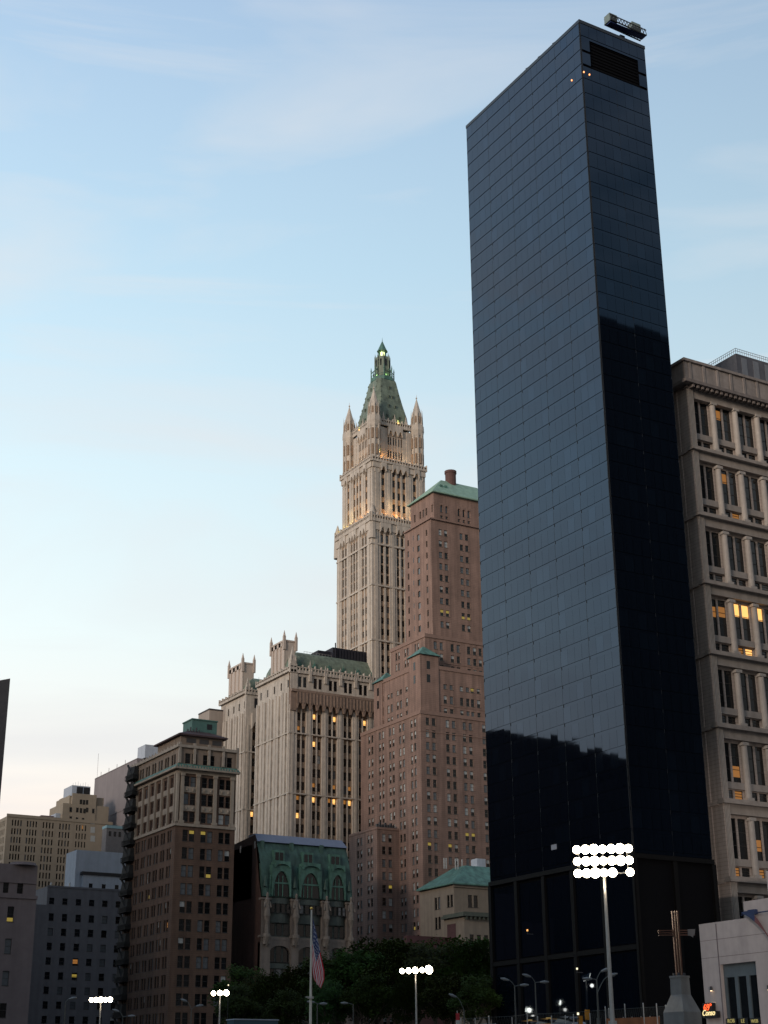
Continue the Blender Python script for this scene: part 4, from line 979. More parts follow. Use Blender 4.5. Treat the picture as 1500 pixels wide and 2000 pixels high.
for i, p in enumerate(piers):                                    # statues: bodies of stacked drapery on corbels
    c = p+(1.3 if i == 0 else pw/2); q = MB()
    for z0_, z1_, a_, b_2 in ((28.0, 30.2, 0.25, 0.95), (30.2, 31.0, 1.0, 0.9), (33.2, 35.2, 0.35, 0.8), (35.2, 36.0, 0.9, 0.85), (36.0, 38.2, 0.75, 0.55), (38.2, 39.4, 0.58, 0.62), (39.4, 39.9, 0.62, 0.25)):
        q.cyl(c, V0-0.75, z0_, z1_, a_, b_2, 9)
    q.cyl(c, V0-0.8, 39.9, 40.8, 0.3, 0.34, 8); q.cyl(c, V0-0.8, 40.8, 41.2, 0.34, 0.12, 8)
    q.tube((c-0.6, V0-0.8, 39.0), (c-0.95, V0-1.2, 37.4), 0.2); q.tube((c+0.6, V0-0.8, 39.0), (c+0.9, V0-1.2, 37.4), 0.2)
    q.cyl(c-0.45, V0-0.65, 28.4, 30.4, 0.5, 0.45, 7); q.cyl(c+0.45, V0-0.65, 28.6, 30.5, 0.5, 0.42, 7); q.cyl(c, V0-0.7, 30.9, 33.3, 0.55, 0.4, 9)
    q.build('statue', [mat('statue_stone', (0.22, 0.185, 0.155), 0.8, 0.35, 1.6, 0.3)], r)
BAYM = mat('green_grey_bay_metal', (0.06, 0.075, 0.066), 0.55, 0.3, 1.0, 0.2)
for i in range(3):
    a0 = piers[i]+(2.6 if i == 0 else pw); a1 = piers[i+1]; c = (a0+a1)/2; wv_ = a1-a0
    q = MB()
    q.box(a0, a1, V0+0.9, V0+1.4, 0, zM, 0)
    q.arch('S', V0, a0, a1, 26.6, 29.6, 1.7, -1.0, -0.1, 1, 0.02, False, 12)      # stone arch over the lower bays
    q.box(a0, a1, V0+0.05, V0+0.9, 29.6, 30.4, 1)
    for z in (4, 9.5, 14.2, 19.6, 24.0): q.box(a0, a1, V0+0.45, V0+0.95, z-1.2, z, 0)
    # bowed upper bay
    n = 7
    for k in range(n):
        t0, t1 = k/n, (k+1)/n; d0_, d1_ = 0.9*math.sin(math.pi*t0), 0.9*math.sin(math.pi*t1)
        for zz0, zz1 in ((33.9, 36.3), (38.6, 40.0)):
            q.quad([(a0+wv_*t0, V0+0.9-d0_, zz0), (a0+wv_*t1, V0+0.9-d1_, zz0), (a0+wv_*t1, V0+0.9-d1_, zz1), (a0+wv_*t0, V0+0.9-d0_, zz1)], 0)
        q.quad([(a0+wv_*t0, V0+0.9-d0_, 40.0), (a0+wv_*t1, V0+0.9-d1_, 40.0), (a0+wv_*t1, V0+1.6, 40.0), (a0+wv_*t0, V0+1.6, 40.0)], 0)
        q.quad([(a0+wv_*t0, V0+0.9-d0_, 33.9), (a0+wv_*t1, V0+0.9-d1_, 33.9), (a0+wv_*t1, V0+1.6, 33.9), (a0+wv_*t0, V0+1.6, 33.9)], 0)
    q.build('bay_front', [BAYM, mat('weathered_pier_stone', (0.3, 0.24, 0.2))], r)
    for z, h, n_ in ((5.0, 3.0, 3), (10.0, 2.9, 3), (14.6, 3.6, 3), (20.0, 2.7, 3), (24.4, 3.8, 3), (30.8, 2.9, 3), (36.4, 2.1, 4)):
        for k in range(n_):
            w_ = wv_/n_-0.45; ca = a0+wv_*(k+0.5)/n_
            WINS.append(dict(root=r, face='S', plane=V0+(0.86 if z < 36 else 0.15), a=ca, z=z, w=w_, h=h, style='sash' if z in (24.4, 10.0, 36.4) else 'dark'))
# mansard
q = MB(); n = 8; pr_ = []
for k in range(n+1):
    t = k/n; pr_.append((V0+0.3+3.9*t**1.9, zM+(zTp-zM)*t))
for (ya, za), (yb, zb_) in zip(pr_, pr_[1:]):
    q.quad([(U0+0.25, ya, za), (U1, ya, za), (U1, yb, zb_), (U0+0.25, yb, zb_)])
for i in range(44):                                              # standing seams
    x = U0+0.5+i*0.6
    for (ya, za), (yb, zb_) in zip(pr_, pr_[1:]): q.quad([(x, ya-0.09, za), (x+0.08, ya-0.09, za), (x+0.08, yb-0.09, zb_), (x, yb-0.09, zb_)])
q.box(U0+0.2, U1+0.1, V0+3.6, V0+4.3, zTp-1.9, zTp-1.5); 
for p in piers: q.frustum(p+0.4, p+1.6, V0-0.1, V0+1.0, zM, p+0.55, p+1.45, V0+1.6, V0+3.0, zM+8.5); q.cyl(p+1.0, V0+0.0, zM+2.5, zM+5.2, 0.55, 0.1, 6)
for p in piers[:-1]: q.box(p+1.0, p+2.0, V0+3.0, V0+4.0, zM+9, zTp-0.4)
q.build('mansard_roof', [mat('streaked_copper', (0.06, 0.125, 0.10), 0.6, 0.25, 1.6, 0.65)], r)
q = MB(); q.frustum(U0+0.2, U1+0.2, V0+3.3, V0+9, zTp-0.6, U0+0.2, U1-0.5, V0+5.2, V0+9, zTp+1.6); q.build('ridge_roof', [SLATE], r)
for i in range(3):
    a0 = piers[i]+(2.6 if i == 0 else pw)-0.1; a1 = piers[i+1]+0.1; c = (a0+a1)/2; w_ = a1-a0-0.7
    d = MB()
    d.arch('S', V0+0.6, c-w_/2, c+w_/2, zM+0.2, zM+8.0, 6.3, -2.6, 0.95, 0, 0.05, False, 14)
    d.arch('S', V0+0.6, c-w_*0.4, c+w_*0.4, zM+7.3, zM+8.9, 0.9, -2.6, 1.45, 0, 0.05, False, 8)
    for k in range(-1, 3): d.box(c-0.85+k*0.0-1.8+1.2*k+0.6, c-0.7-1.8+1.2*k+0.6, V0-0.1, V0+0.12, zM+0.2, zM+5.4, 0)
    d.box(c-w_/2+0.3, c+w_/2-0.3, V0-0.12, V0+0.12, zM+3.3, zM+3.7, 0)
    d.box(c-1.5, c+1.5, V0+1.4, V0+4, zM+8.8, zM+12.0, 0); d.box(c-1.15, c-0.15, V0+1.34, V0+1.4, zM+9.4, zM+11.4, 1); d.box(c+0.15, c+1.15, V0+1.34, V0+1.4, zM+9.4, zM+11.4, 1)
    d.build('dormer', [COPPER, GLASSN], r)
    g2 = MB(); g2.box(c-w_/2+0.3, c+w_/2-0.3, V0+0.13, V0+0.2, zM+0.2, zM+6.4); g2.build('arched_window', [GLASSN], r)
q = MB(); a, z = onS(540, 1693, V0+0.9); q.box(a-1.0, a+1.4, V0+0.8, V0+0.9, z-0.6, z+0.6); q.build('lit_pane', [emit('dim_orange_pane', (1.0, 0.42, 0.1), 0.12)], r)
# little plant block beyond it
r = empty('rooftop_shed', (167.0, 392.0, 0), 'small dark blue plain block behind the brown building and mansard', 'building')
q = MB(); q.box(164.6, 170.5, 388.0, 400.0, 0, 61.0); q.box(171.4, 182.0, 394.0, 400.0, 0, 61.6); 
for i in range(3): q.box(165.2+i*1.8, 166.4+i*1.8, 387.95, 388.0, 57, 59, 1)
q.build('wall', [mat('dull_blue_render', (0.06, 0.075, 0.11), 0.8, 0.15), GLASSN], r)

# ================================================================= 8. beige stone building with green hipped roof, in front of the brick tower
U0, V0, VN, UE = 220.6, 340.0, 357.0, 262.0
r = empty('green_roofed_building', (U0, V0, 0), 'small beige stone building with turquoise hipped copper roof below the pink brick tower', 'building')
wm = MB(); ze = 44.4; rr = [(ze-5.6-5.1*i, ze-5.6-5.1*i+3.1) for i in range(7)]
sc = paired('S', V0, 1800, [925, 968, 1010], 1.35, 0.45); wcc = paired('W', U0, 1800, [855, 879.5], 1.2, 0.4)
wall(wm, 'W', U0, V0, VN, 0, ze, wcc, rr, 0.3, 0, r, 'sash'); wall(wm, 'S', V0, U0, UE, 0, ze, sc, rr, 0.3, 0, r, 'sash')
closebox(wm, U0, UE, V0, VN, 0, ze, 0, 1); wm.box(U0-0.3, UE, V0-0.3, V0, ze-0.7, ze, 0)
wm.build('wall', [mat('beige_stone', (0.24, 0.195, 0.15), 0.8, 0.12, 0.6, 0.2), ROOF], r)
q = MB(); q.box(U0-0.9, UE, V0-0.9, VN+0.5, ze, ze+0.35); q.frustum(U0-0.9, UE, V0-0.9, VN+0.5, ze+0.35, U0+7.4, UE, V0+5.6, VN-5.6, ze+6.0); q.build('copper_roof', [COPPERT], r)
q = MB(); a = onS(941, 1674, V0+6)[0]; q.box(a-1.6, a+1.2, V0+6, V0+9, ze+5.6, ze+8.2); q.build('roof_shed', [WHITEP], r)
for px in (868, 872, 890, 895, 903):
    a = onS(px, 1680, V0+7)[0]; q = MB(); q.box(a-0.12, a+0.12, V0+7, V0+7.3, ze+5.0, ze+7.8); q.build('flue', [STEEL], r)
r = empty('corniced_building', (217, 330, 0), 'low stone building with heavy dark cornice, half hidden between treetops and black tower', 'building')
zf = ZP(1790, 219, 330); wm = MB(); U0b = onS(907, 1800, 330)[0]
sc = [(U0b+1.5+i*2.2, U0b+2.8+i*2.2) for i in range(12)]
wall(wm, 'S', 330, U0b, 255, 0, zf, sc, [(zf-7.2, zf-4.4), (zf-12.5, zf-9.5), (zf-17.5, zf-14.5)], 0.3, 0, r, 'sash')
wall(wm, 'W', U0b, 330, 339.6, 0, zf, [], [], 0.3, 0, r); closebox(wm, U0b, 255, 330, 339.6, 0, zf)
wm.build('wall', [mat('beige_stone', (0.33, 0.265, 0.205)), ROOF], r)
q = MB(); q.box(U0b-0.9, 255, 329.0, 339.6, zf, zf+0.6); q.box(U0b-0.3, 255, 329.6, 339.6, zf+0.6, zf+1.1)
for i in range(26): q.box(U0b+0.1+i*1.3, U0b+0.5+i*1.3, 329.2, 330, zf-0.7, zf)
q.build('cornice', [mat('dark_green_cornice', (0.08, 0.09, 0.07), 0.7, 0.2, 1.0)], r)
r = empty('maroon_building', (212, 341, 0), 'low maroon brick building with flat roof in the trees below the turquoise roof', 'building')
wm = MB(); zg = ZP(1815, 214, 334)
a0_, a1_ = onS(795, 1830, 338.2)[0], U0b
wall(wm, 'S', 338.2, a0_, a1_, 0, zg-1.5, [(a0_+1.2+i*1.9, a0_+2.2+i*1.9) for i in range(8)], [(zg-5.5, zg-3.4), (zg-9.5, zg-7.4)], 0.25, 0, r, 'sash')
closebox(wm, a0_, a1_, 338.2, 339.7, 0, zg-1.5, 0, 1, 'NEW'); wm.box(onS(890, 1800, 334)[0], a1_-0.05, 334, 338.1, 0, zg+1.6, 0)
wm.build('wall', [mat('maroon_brick', (0.09, 0.04, 0.04), 0.85, 0.2, 0.5, course=0.4), ROOF], r)

# ================================================================= 9. left-hand group
r = empty('mauve_post_building', (100, 345, 0), 'mauve-grey limestone building with few tall windows, bottom left corner of photo', 'building')
U0, UE, V0 = 60.0, 110.4, 345.0; zt = ZP(1687, 104, 345)
wm = MB()
tc_ = pxcols('S', V0, 1733, [(7, 18), (34.5, 46)]); lc_ = pxcols('S', V0, 1850, [(9, 22)]); d_ = tc_[1][0]-tc_[0][0]
cols_t = tc_+[(tc_[0][0]-d_*k, tc_[0][1]-d_*k) for k in range(1, 8)]; cols_l = [(lc_[0][0]-d_*1.2*k, lc_[0][1]-d_*1.2*k) for k in range(0, 7)]
zl = ZP(1752, 104, V0)
wall(wm, 'S', V0, U0, UE, 0, zl, cols_l, [(ZP(1800+62.5*k, 104, V0), ZP(1770+63*k, 104, V0)) for k in range(6)], 0.35, 0, r, 'sash')
wall(wm, 'S', V0+0.3, U0, UE-0.2, zl, zt, cols_t, [(ZP(1744, 104, V0), ZP(1721, 104, V0))], 0.35, 0, r, 'dark')
closebox(wm, U0, UE, V0, 352, 0, zl); closebox(wm, U0, UE-0.2, V0+0.3, 352, zl, zt); closebox(wm, U0, UE, V0, 346, 0, 0.1, 0, 1, 'W')
wm.box(U0, UE+0.15, V0-0.25, V0+0.3, zl-0.2, zl+0.5)
wm.box(U0, UE-0.2, V0+0.1, V0+0.3, zt-4.2, zt-3.9)
q2 = UE-3.2
wm.cyl(q2, 347, zt-0.1, zt+0.55, 3.2, 2.9, 20)
wm.build('wall', [MAUVE, ROOF], r)

r = empty('grey_flat_building', (140, 452, 0), 'plain blue-grey building with rows of small square dark windows, far left', 'building')
U0, V0, UE = 139.6, 452.0, 176.0; zt = 52.3
wm = MB()
gc = pxcols('S', V0, 1800, [(93, 106), (119, 132), (145.5, 159), (171.5, 185), (197.5, 211), (224, 237)]); st_ = gc[1][0]-gc[0][0]
gc = [(c[0]+0.25, c[1]-0.25) for c in gc]
zr = [(ZP(1798+28.6*k, 150, V0), ZP(1784+28.6*k, 150, V0)) for k in range(9)]
zs_ = ZP(1768, 150, V0)
wall(wm, 'S', V0, U0, UE, 0, zs_, gc, zr, 0.35, 0, r, 'sash')
wall(wm, 'W', U0, V0, 470, 0, zs_, [(455, 456.4), (460, 461.4), (465, 466.4)], zr, 0.3, 0, r, 'sash')
closebox(wm, U0, UE, V0, 470, 0, zs_)
U0t = onS(92, 1750, V0+0.6)[0]
wall(wm, 'S', V0+0.6, U0t, UE, zs_, zt, gc, [(ZP(1769-2, 150, V0)+0.3, ZP(1753, 150, V0))], 0.35, 0, r, 'sash'); wall(wm, 'W', U0t, V0+0.6, 470, zs_, zt, [], [], 0.3, 0, r)
closebox(wm, U0t, UE, V0+0.6, 470, zs_, zt); wm.box(U0t-0.15, UE, V0+0.45, V0+0.6, zt-0.3, zt+0.25)
for k in range(2): wm.box(U0+0.6+k*1.6, U0+1.0+k*1.6, V0+0.3, V0+0.7, zs_, zs_+1.6, 2)
wm.build('wall', [GREYB, ROOF, WHITEP], r)
for k in range(5):
    q = MB(); xx_ = U0+5+k*5.5; q.cyl(xx_, V0+3+k % 2, zt-0.1, zt+0.9+0.3*(k % 3), 0.25, 0.25, 8); q.cyl(xx_, V0+3+k % 2, zt+0.9+0.3*(k % 3), zt+1.2+0.3*(k % 3), 0.4, 0.1, 8); q.build('roof_vent', [STEEL], r)
ph = MB(); pu0 = onS(148, 1690, 456)[0]; pz = 64.2
wall(ph, 'W', pu0, 456.0, 465.5, zt, pz, [], [], 0.3, 0, r); wall(ph, 'S', 456.0, pu0, UE, zt, pz, [], [], 0.3, 0, r); closebox(ph, pu0, UE, 456, 465.5, zt, pz)
lu0 = onS(162, 1720, 454.6)[0]; lz = ZP(1708, 160, 454.6)
ph.box(lu0, UE, 454.6, 455.98, zt, lz, 0); ph.box(lu0-0.5, UE, 454.2, 455.98, lz, lz+0.9, 1)
for k in range(4): a = onS(177+k*25.5, 1730, 454.6)[0]; ph.box(a-0.6, a+0.6, 454.56, 454.6, zt+0.3, zt+1.8, 2)
ph.build('penthouse', [WHITEP, BLACK, GLASSN], r)

r = empty('beige_stepped_building', (148.8, 503, 0), 'beige brick office building with windows in fours, stepping up to dark rooftop plant, far left', 'building')
U0, V0 = 148.8, 503.0; wm = MB(); zt = 80.9; UE = 186.0
bc = []
for x0_, x1_ in ((21, 43), (50.5, 73), (81.5, 106), (114, 138), (147, 170)):
    for k in range(4):
        a = x0_+(x1_-x0_)*(k+0.5)/4; c = onS(a, 1620, V0)[0]; bc.append((c-0.26, c+0.26))
zr = [(ZP(1616.5+16.4*k, 160, V0), ZP(1605+16.4*k, 160, V0)) for k in range(20)]
wall(wm, 'S', V0, U0, UE, 0, zt, bc, zr, 0.3, 0, r, 'tiny')
wall(wm, 'W', U0, V0, 540, 0, zt, [(505+k*1.5+(k//4)*1.8, 505.7+k*1.5+(k//4)*1.8) for k in range(16)], zr, 0.3, 0, r, 'tiny')
closebox(wm, U0, UE, V0, 540, 0, zt)
wm.box(U0-0.2, UE, V0-0.2, V0, zt-0.2, zt+0.8, 0)
def stage(px0, px1, py, v, zb): 
    a, b = onS(px0, py, v)[0], onS(px1, py, v)[0]; z = ZP(py, (a+b)/2, v); wm.box(a, b, v, v+14, zb, z, 0); return a, b, z
s1_ = stage(123, 213, 1572, V0+0.1, zt-1); s2_ = stage(136, 203, 1556, V0+1.2, zt); s3_ = stage(142, 189, 1551, V0-0.1, zt)
for cpx, cpy in ((138, 1581), (151, 1582), (158, 1583), (165, 1584), (170, 1582), (182, 1584), (138, 1599), (150, 1601), (162, 1602), (158, 1566), (164, 1567), (170, 1567)):
    a, z = onS(cpx, cpy, V0-0.12); wm.box(a-0.4, a+0.4, V0-0.16, V0-0.1, z-0.8, z+0.8, 2)
for cpy in (1604, 1621, 1638): a, z = onS(181, cpy, V0); wm.box(a-0.8, a+0.8, V0-0.05, V0, z-1.0, z+1.0, 3)
wm.build('wall', [BEIGE, ROOF, GLASSN, BLIND], r)
q = MB(); a, b = onS(141, 1545, V0)[0], onS(177, 1545, V0)[0]; z0_, z1_ = ZP(1551, a, V0), ZP(1533, a, V0)
q.box(a, b, V0+0.3, V0+9, z0_-0.5, z1_, 0); am = (a+b)/2
for k in range(2): q.box(a+1.7+k*(b-a-1.6)/2, a+1.4+(k+1)*(b-a-1.6)/2, V0+0.2, V0+0.3, z0_+0.5, z1_-0.4, 1)
for k in range(7): q.tube((a+0.5+k*0.9, V0+1, z1_), (a+0.5+k*0.9, V0+1, z1_+0.9+0.3*(k % 3)), 0.05, n=4)
q.build('rooftop_plant', [WHITEP, BLACK], r)
q = MB(); a, b = onS(80, 1600, V0+3)[0], onS(105, 1600, V0+3)[0]; q.box(a, b, V0+3, V0+8, zt, ZP(1592, a, V0+3), 0); a, b = onS(107, 1600, V0+3)[0], onS(120, 1600, V0+3)[0]; q.box(a, b, V0+2, V0+8, zt, ZP(1589, a, V0+3), 1)
q.build('roof_hut', [mat('purple_brick', (0.12, 0.07, 0.09), 0.8, 0.1), WHITEP], r)

r = empty('blank_slab_tower', (190, 505, 0), 'blank grey windowless slab rising behind the brown corner building, far left', 'building')
zt = 101.6; wm = MB(); ptc = [(188.0, 494.0), (188.0, 529.5), (225.0, 529.5), (225.0, 494.0)]
wm.box(188, 225, 488, 529.5, 0, zt, 0)
for k in range(5): wm.box(187.94, 188, 488, 529.5, zt-16*k-0.4, zt-16*k-0.25, 1)
wm.box(190, 196, 486, 493, zt, zt+4.6, 2)
for k in range(4): wm.tube((188.3, 500+k*8, zt), (188.3, 500+k*8, zt+1.5), 0.08)
wm.tube((188.3, 528, zt), (188.3, 528, zt+9), 0.05, n=4)
wm.build('wall', [SLAB, mat('slab_joint', (0.12, 0.10, 0.10)), WHITEP], r)
r = empty('teal_trimmed_building', (178, 470, 0), 'small stone gable end with pale blue roof strip beside the dark fire escapes', 'building')
q = MB(); a, z = onS(222, 1618, 476.0); q.box(a-2.4, a+6, 476, 480, 0, z, 0); q.box(a-2.5, a+6, 475.8, 480, z, z+0.9, 1)
for k in range(3): q.box(a-1.6+k*1.7, a-0.8+k*1.7, 475.94, 476, z-2.6, z-1.0, 2)
q.build('wall', [mat('grey_stone', (0.16, 0.15, 0.15), 0.8, 0.2, 1.0), mat('pale_blue_roof', (0.22, 0.36, 0.40), 0.6, 0.15), GLASSN], r)

r = empty('tan_block_building', (202, 460, 0), 'plain tan block showing between the green rooftop house and the gothic wing', 'building')
q = MB(); q.box(201.0, 216.0, 457.5, 466.5, 0, 113.6, 0); q.box(206.0, 216.0, 456.0, 457.5, 0, 115.2, 0); q.box(200.9, 216.1, 457.4, 466.6, 113.6, 114.1, 1)
q.build('wall', [mat('tan_render', (0.34, 0.29, 0.25), 0.85, 0.1, 0.4, 0.15), ROOF], r)

# dark sliver at the left edge
r = empty('dark_edge_building', (100, 430, 0), 'dark tower just entering the photo at its left edge, with sloping top', 'building')
q = MB(); D = 430.0
xx, yy, zz = at(20, 1325, D)
ca = R(16.2)
def rot(a, b): return (xx - a*math.cos(ca) , yy + a*math.sin(ca)*1.0 + b)
P_ = [(xx, yy), (xx-26, yy+4), (xx-26, yy+30), (xx+6, yy+26)]
zt_ = [zz, zz-10.5, zz-10.5, zz]
q.quad([(P_[0][0], P_[0][1], 0), (P_[1][0], P_[1][1], 0), (P_[1][0], P_[1][1], zt_[1]), (xx-4.2, yy+0.65, zz-1.2), (P_[0][0], P_[0][1], zz)])
q.quad([(P_[0][0], P_[0][1], 0), (P_[3][0], P_[3][1], 0), (P_[3][0], P_[3][1], zt_[3]), (P_[0][0], P_[0][1], zz)])
q.quad([(P_[1][0], P_[1][1], 0), (P_[2][0], P_[2][1], 0), (P_[2][0], P_[2][1], zt_[2]), (P_[1][0], P_[1][1], zt_[1])])
q.quad([(P_[2][0], P_[2][1], 0), (P_[3][0], P_[3][1], 0), (P_[3][0], P_[3][1], zt_[3]), (P_[2][0], P_[2][1], zt_[2])])
q.quad([(P_[i][0], P_[i][1], zt_[i]) for i in range(4)])
q.build('wall', [mat('dark_grey_cladding', (0.055, 0.05, 0.055), 0.7, 0.2, 0.5)], r)
# ================================================================= unseen buildings: some mirrored in the glass, the riverside row added to cast shade
def block(name, label, x0, x1, y0, y1, z, m, bay=3.4, floor=3.9, steps=()):
    e = empty(name, (x0, y0, 0), label, 'building')
    q = MB(); q.box(x0, x1, y0, y1, 0, z, 0)
    k = floor
    while k < z-1:
        q.box(x0-0.25, x1+0.25, y0-0.25, y1+0.25, k, k+1.5, 0); k += floor
    n = int((x1-x0)/bay); 
    for i in range(n+1): q.box(x0+(x1-x0)*i/n-0.3, x0+(x1-x0)*i/n+0.3, y0-0.45, y1+0.45, 0, z, 0)
    n = int((y1-y0)/bay)
    for i in range(n+1): q.box(x0-0.45, x1+0.45, y0+(y1-y0)*i/n-0.3, y0+(y1-y0)*i/n+0.3, 0, z, 0)
    zz = z
    for (a, b, c, d, h) in steps: q.box(a, b, c, d, zz-0.5 if h > zz else 0, h, 0)
    q.build('wall', [m], e); return e
block('black_steel_tower', 'broad black steel office slab south of the glass tower, mirrored in its narrow side', 150, 345, -60, 4, 237, BLACK)
block('brown_telephone_building', 'stepped brick building west of the street, mirrored low in the glass tower', -60, 24, 320, 470, 70, mat('dark_brown_brick', (0.05, 0.036, 0.03), 0.85, 0.2), steps=tuple((-30+(k*7) % 20, 24.4, 322+k*4.2, 326.2+k*4.2, 70+k*1.72+((k*37) % 5)*0.45) for k in range(19))+tuple((20, 24.2, 324+k*9.5, 325.3+k*9.5, 74+k*3.7+(k*3) % 4) for k in range(8))+((-20, 24.4, 402, 440, 102), (-6, 20, 410, 425, 106)))
block('grey_post_office', 'wide grey limestone block on the west side of the street, outside the photo', 34, 104, 353, 440, 38, MAUVE, steps=((40, 70, 360, 410, 46), (74, 98, 380, 430, 50), (52, 60, 372, 384, 53)))
block('riverside_shade_tower', 'unseen tall granite tower by the river, west of the site, added for shade', -330, -270, 190, 250, 195, SLAB)
block('riverside_shade_tower', 'unseen shorter granite tower by the river, north-west of the site, added for shade', -330, -270, 330, 395, 180, SLAB)
block('riverside_shade_tower', 'unseen granite tower by the river, south-west of the site, added for shade', -330, -275, 40, 100, 170, SLAB)
block('riverside_shade_slab', 'unseen long granite block along the river, added to shade the lower walls', -320, -285, -280, 620, 160, SLAB, 9, 6)

# ================================================================= ground
q = MB(); q.quad([(-3000, -3000, -7.7), (3000, -3000, -7.7), (3000, 5000, -7.7), (-3000, 5000, -7.7)])
tag(q.build('ground', [DIRT]), None, None, kind='structure')
q = MB(); q.box(116, 900, -400, 330, -7.6, 0); q.box(-400, 900, 330, 1200, -7.6, 0)
for x0_, z0_, x1_, z1_ in ((90, -2.2, 116, 0.0),): q.quad([(x0_, -400, z0_), (x1_, -400, z1_), (x1_, 330, z1_), (x0_, 330, z0_)]); q.quad([(x0_, -400, -7.7), (x0_, 330, -7.7), (x0_, 330, z0_), (x0_, -400, z0_)])
tag(q.build('street', [ASPH]), None, None, kind='structure')
q = MB(); q.box(140.5, 900, 108, 172, 0.0, 0.14); q.box(140.5, 900, 177, 236, 0, 0.14); q.box(140.5, 900, 244, 334, 0, 0.14); q.box(140.5, 900, 347, 397, 0, 0.14)
tag(q.build('pavement', [CONC]), None, None, kind='structure')

# ================================================================= trees of the churchyard
LEAF = mat('dark_foliage', (0.024, 0.036, 0.007), 0.8, 0.5, 0.3, ior=1.2)
lt = LEAF.node_tree; oi = lt.nodes.new('ShaderNodeObjectInfo'); hs = lt.nodes.new('ShaderNodeHueSaturation'); pb_ = lt.nodes['Principled BSDF']
src_ = pb_.inputs['Base Color'].links[0].from_socket; lt.links.new(src_, hs.inputs['Color']); lt.links.new(hs.outputs[0], pb_.inputs['Base Color'])
m1_ = lt.nodes.new('ShaderNodeMapRange'); lt.links.new(oi.outputs['Random'], m1_.inputs[0]); m1_.inputs[3].default_value = 0.46; m1_.inputs[4].default_value = 0.55; lt.links.new(m1_.outputs[0], hs.inputs['Hue'])
m2_l = lt.nodes.new('ShaderNodeMapRange'); lt.links.new(oi.outputs['Random'], m2_l.inputs[0]); m2_l.inputs[3].default_value = 0.7; m2_l.inputs[4].default_value = 1.5; lt.links.new(m2_l.outputs[0], hs.inputs['Value'])
BARK = mat('bark', (0.07, 0.055, 0.04), 0.9, 0.3, 2.0)
def tree_meshes(seed, H, Rr):
    rnd = random.Random(seed); t = MB(); c = MB()
    t.tube((0, 0, 0), (0.2, 0.1, H*0.34), 0.42, 0.30, 8)
    tips = []
    def limb(p, d, ln, rad, dep):
        e = p+d*ln; t.tube(p, e, rad, rad*0.62, 5)
        if dep == 0: tips.append(e); return
        for _ in range(3 if dep > 1 else 2):
            nd_ = (d+Vector((rnd.uniform(-.75, .75), rnd.uniform(-.75, .75), rnd.uniform(-.15, .5)))).normalized()
            limb(e, nd_, ln*rnd.uniform(.62, .85), rad*0.6, dep-1)
    for _ in range(5):
        a = rnd.uniform(0, 6.28); limb(Vector((0.2, 0.1, H*rnd.uniform(.26, .34))), Vector((math.cos(a)*.6, math.sin(a)*.6, 1)).normalized(), H*0.2, 0.22, 3)
    cl_ = []
    for e in tips: cl_.append((e, rnd.uniform(1.0, 1.9)))
    for _ in range(46):
        a = rnd.uniform(0, 6.28); rr = Rr*math.sqrt(rnd.random()); z = H*(0.42+0.56*rnd.random())
        k = math.sqrt(max(0.05, 1-((z/H-0.66)/0.40)**2)); cl_.append((Vector((math.cos(a)*rr*k, math.sin(a)*rr*k, z)), rnd.uniform(1.1, 2.1)))
    for e, rad in cl_:
        for _ in range(int(64*rad)):
            v = Vector((rnd.gauss(0, 1), rnd.gauss(0, 1), rnd.gauss(0, .8))).normalized()*rad*rnd.uniform(.45, 1.08)
            p = e+v; a_ = Vector((rnd.gauss(0, 1), rnd.gauss(0, 1), rnd.gauss(0, .6))).normalized(); b_2 = a_.orthogonal().normalized()
            s_ = rnd.uniform(.2, .42); c.quad([p-a_*s_, p-b_2*s_*.6, p+a_*s_, p+b_2*s_*.6])
    return t, c
protos = []
for k in range(4):
    t, c = tree_meshes(100+k, 20.0, 5.6); me_t = t; 
    ot = t.build('trunk', [BARK]); oc = c.build('crown', [LEAF]); protos.append((ot.data, oc.data)); bpy.data.objects.remove(ot); bpy.data.objects.remove(oc)
# (photo column of the crown, row of its top, distance)
TREES = [(478, 1890, 352), (508, 1904, 330), (545, 1900, 326), (588, 1888, 322), (628, 1876, 318), (660, 1866, 322), (700, 1852, 318), (738, 1836, 326), (775, 1838, 312),
         (812, 1843, 322), (848, 1838, 306), (884, 1834, 314), (918, 1842, 298), (948, 1836, 306), (558, 1930, 290), (640, 1915, 280), (724, 1905, 276), (800, 1908, 270), (868, 1900, 268), (928, 1905, 262), (468, 1925, 312)]
wl = ['behind the streetlight left of the flag', 'beside the brown corner building', 'in front of the left pier of the mansard building', 'in front of the first bay of the mansard building',
      'right behind the flag', 'at the right pier of the mansard building', 'under the low wing of the pink brick tower', 'tallest in the middle of the row', 'behind the middle floodlight', 'just right of the middle floodlight',
      'under the turquoise roof', 'before the maroon brick building', 'before the corniced stone building', 'touching the edge of the black glass tower', 'low in front, left of the flagpole', 'low in front, right of the flag tip',
      'low in front, halfway from flag to floodlight', 'low in front, at the middle floodlight mast', 'low in front, right of the middle floodlight', 'low in front, nearest the black glass tower', 'at the far left, by the black party wall']
for i, (px, py, D) in enumerate(TREES):
    x, y, z = at(px, py, D); k = i % 4; s_ = z/20.6
    tr = empty('broadleaf_tree', (x, y, 0), 'dark leafy churchyard tree '+wl[i], 'tree', 'churchyard trees', rz=i*1.3); tr.scale = (s_*1.02, s_*1.02, s_)
    for nm, me in (('trunk', protos[k][0]), ('crown', protos[k][1])):
        o = bpy.data.objects.new(nm, me); COL.objects.link(o); o.parent = tr
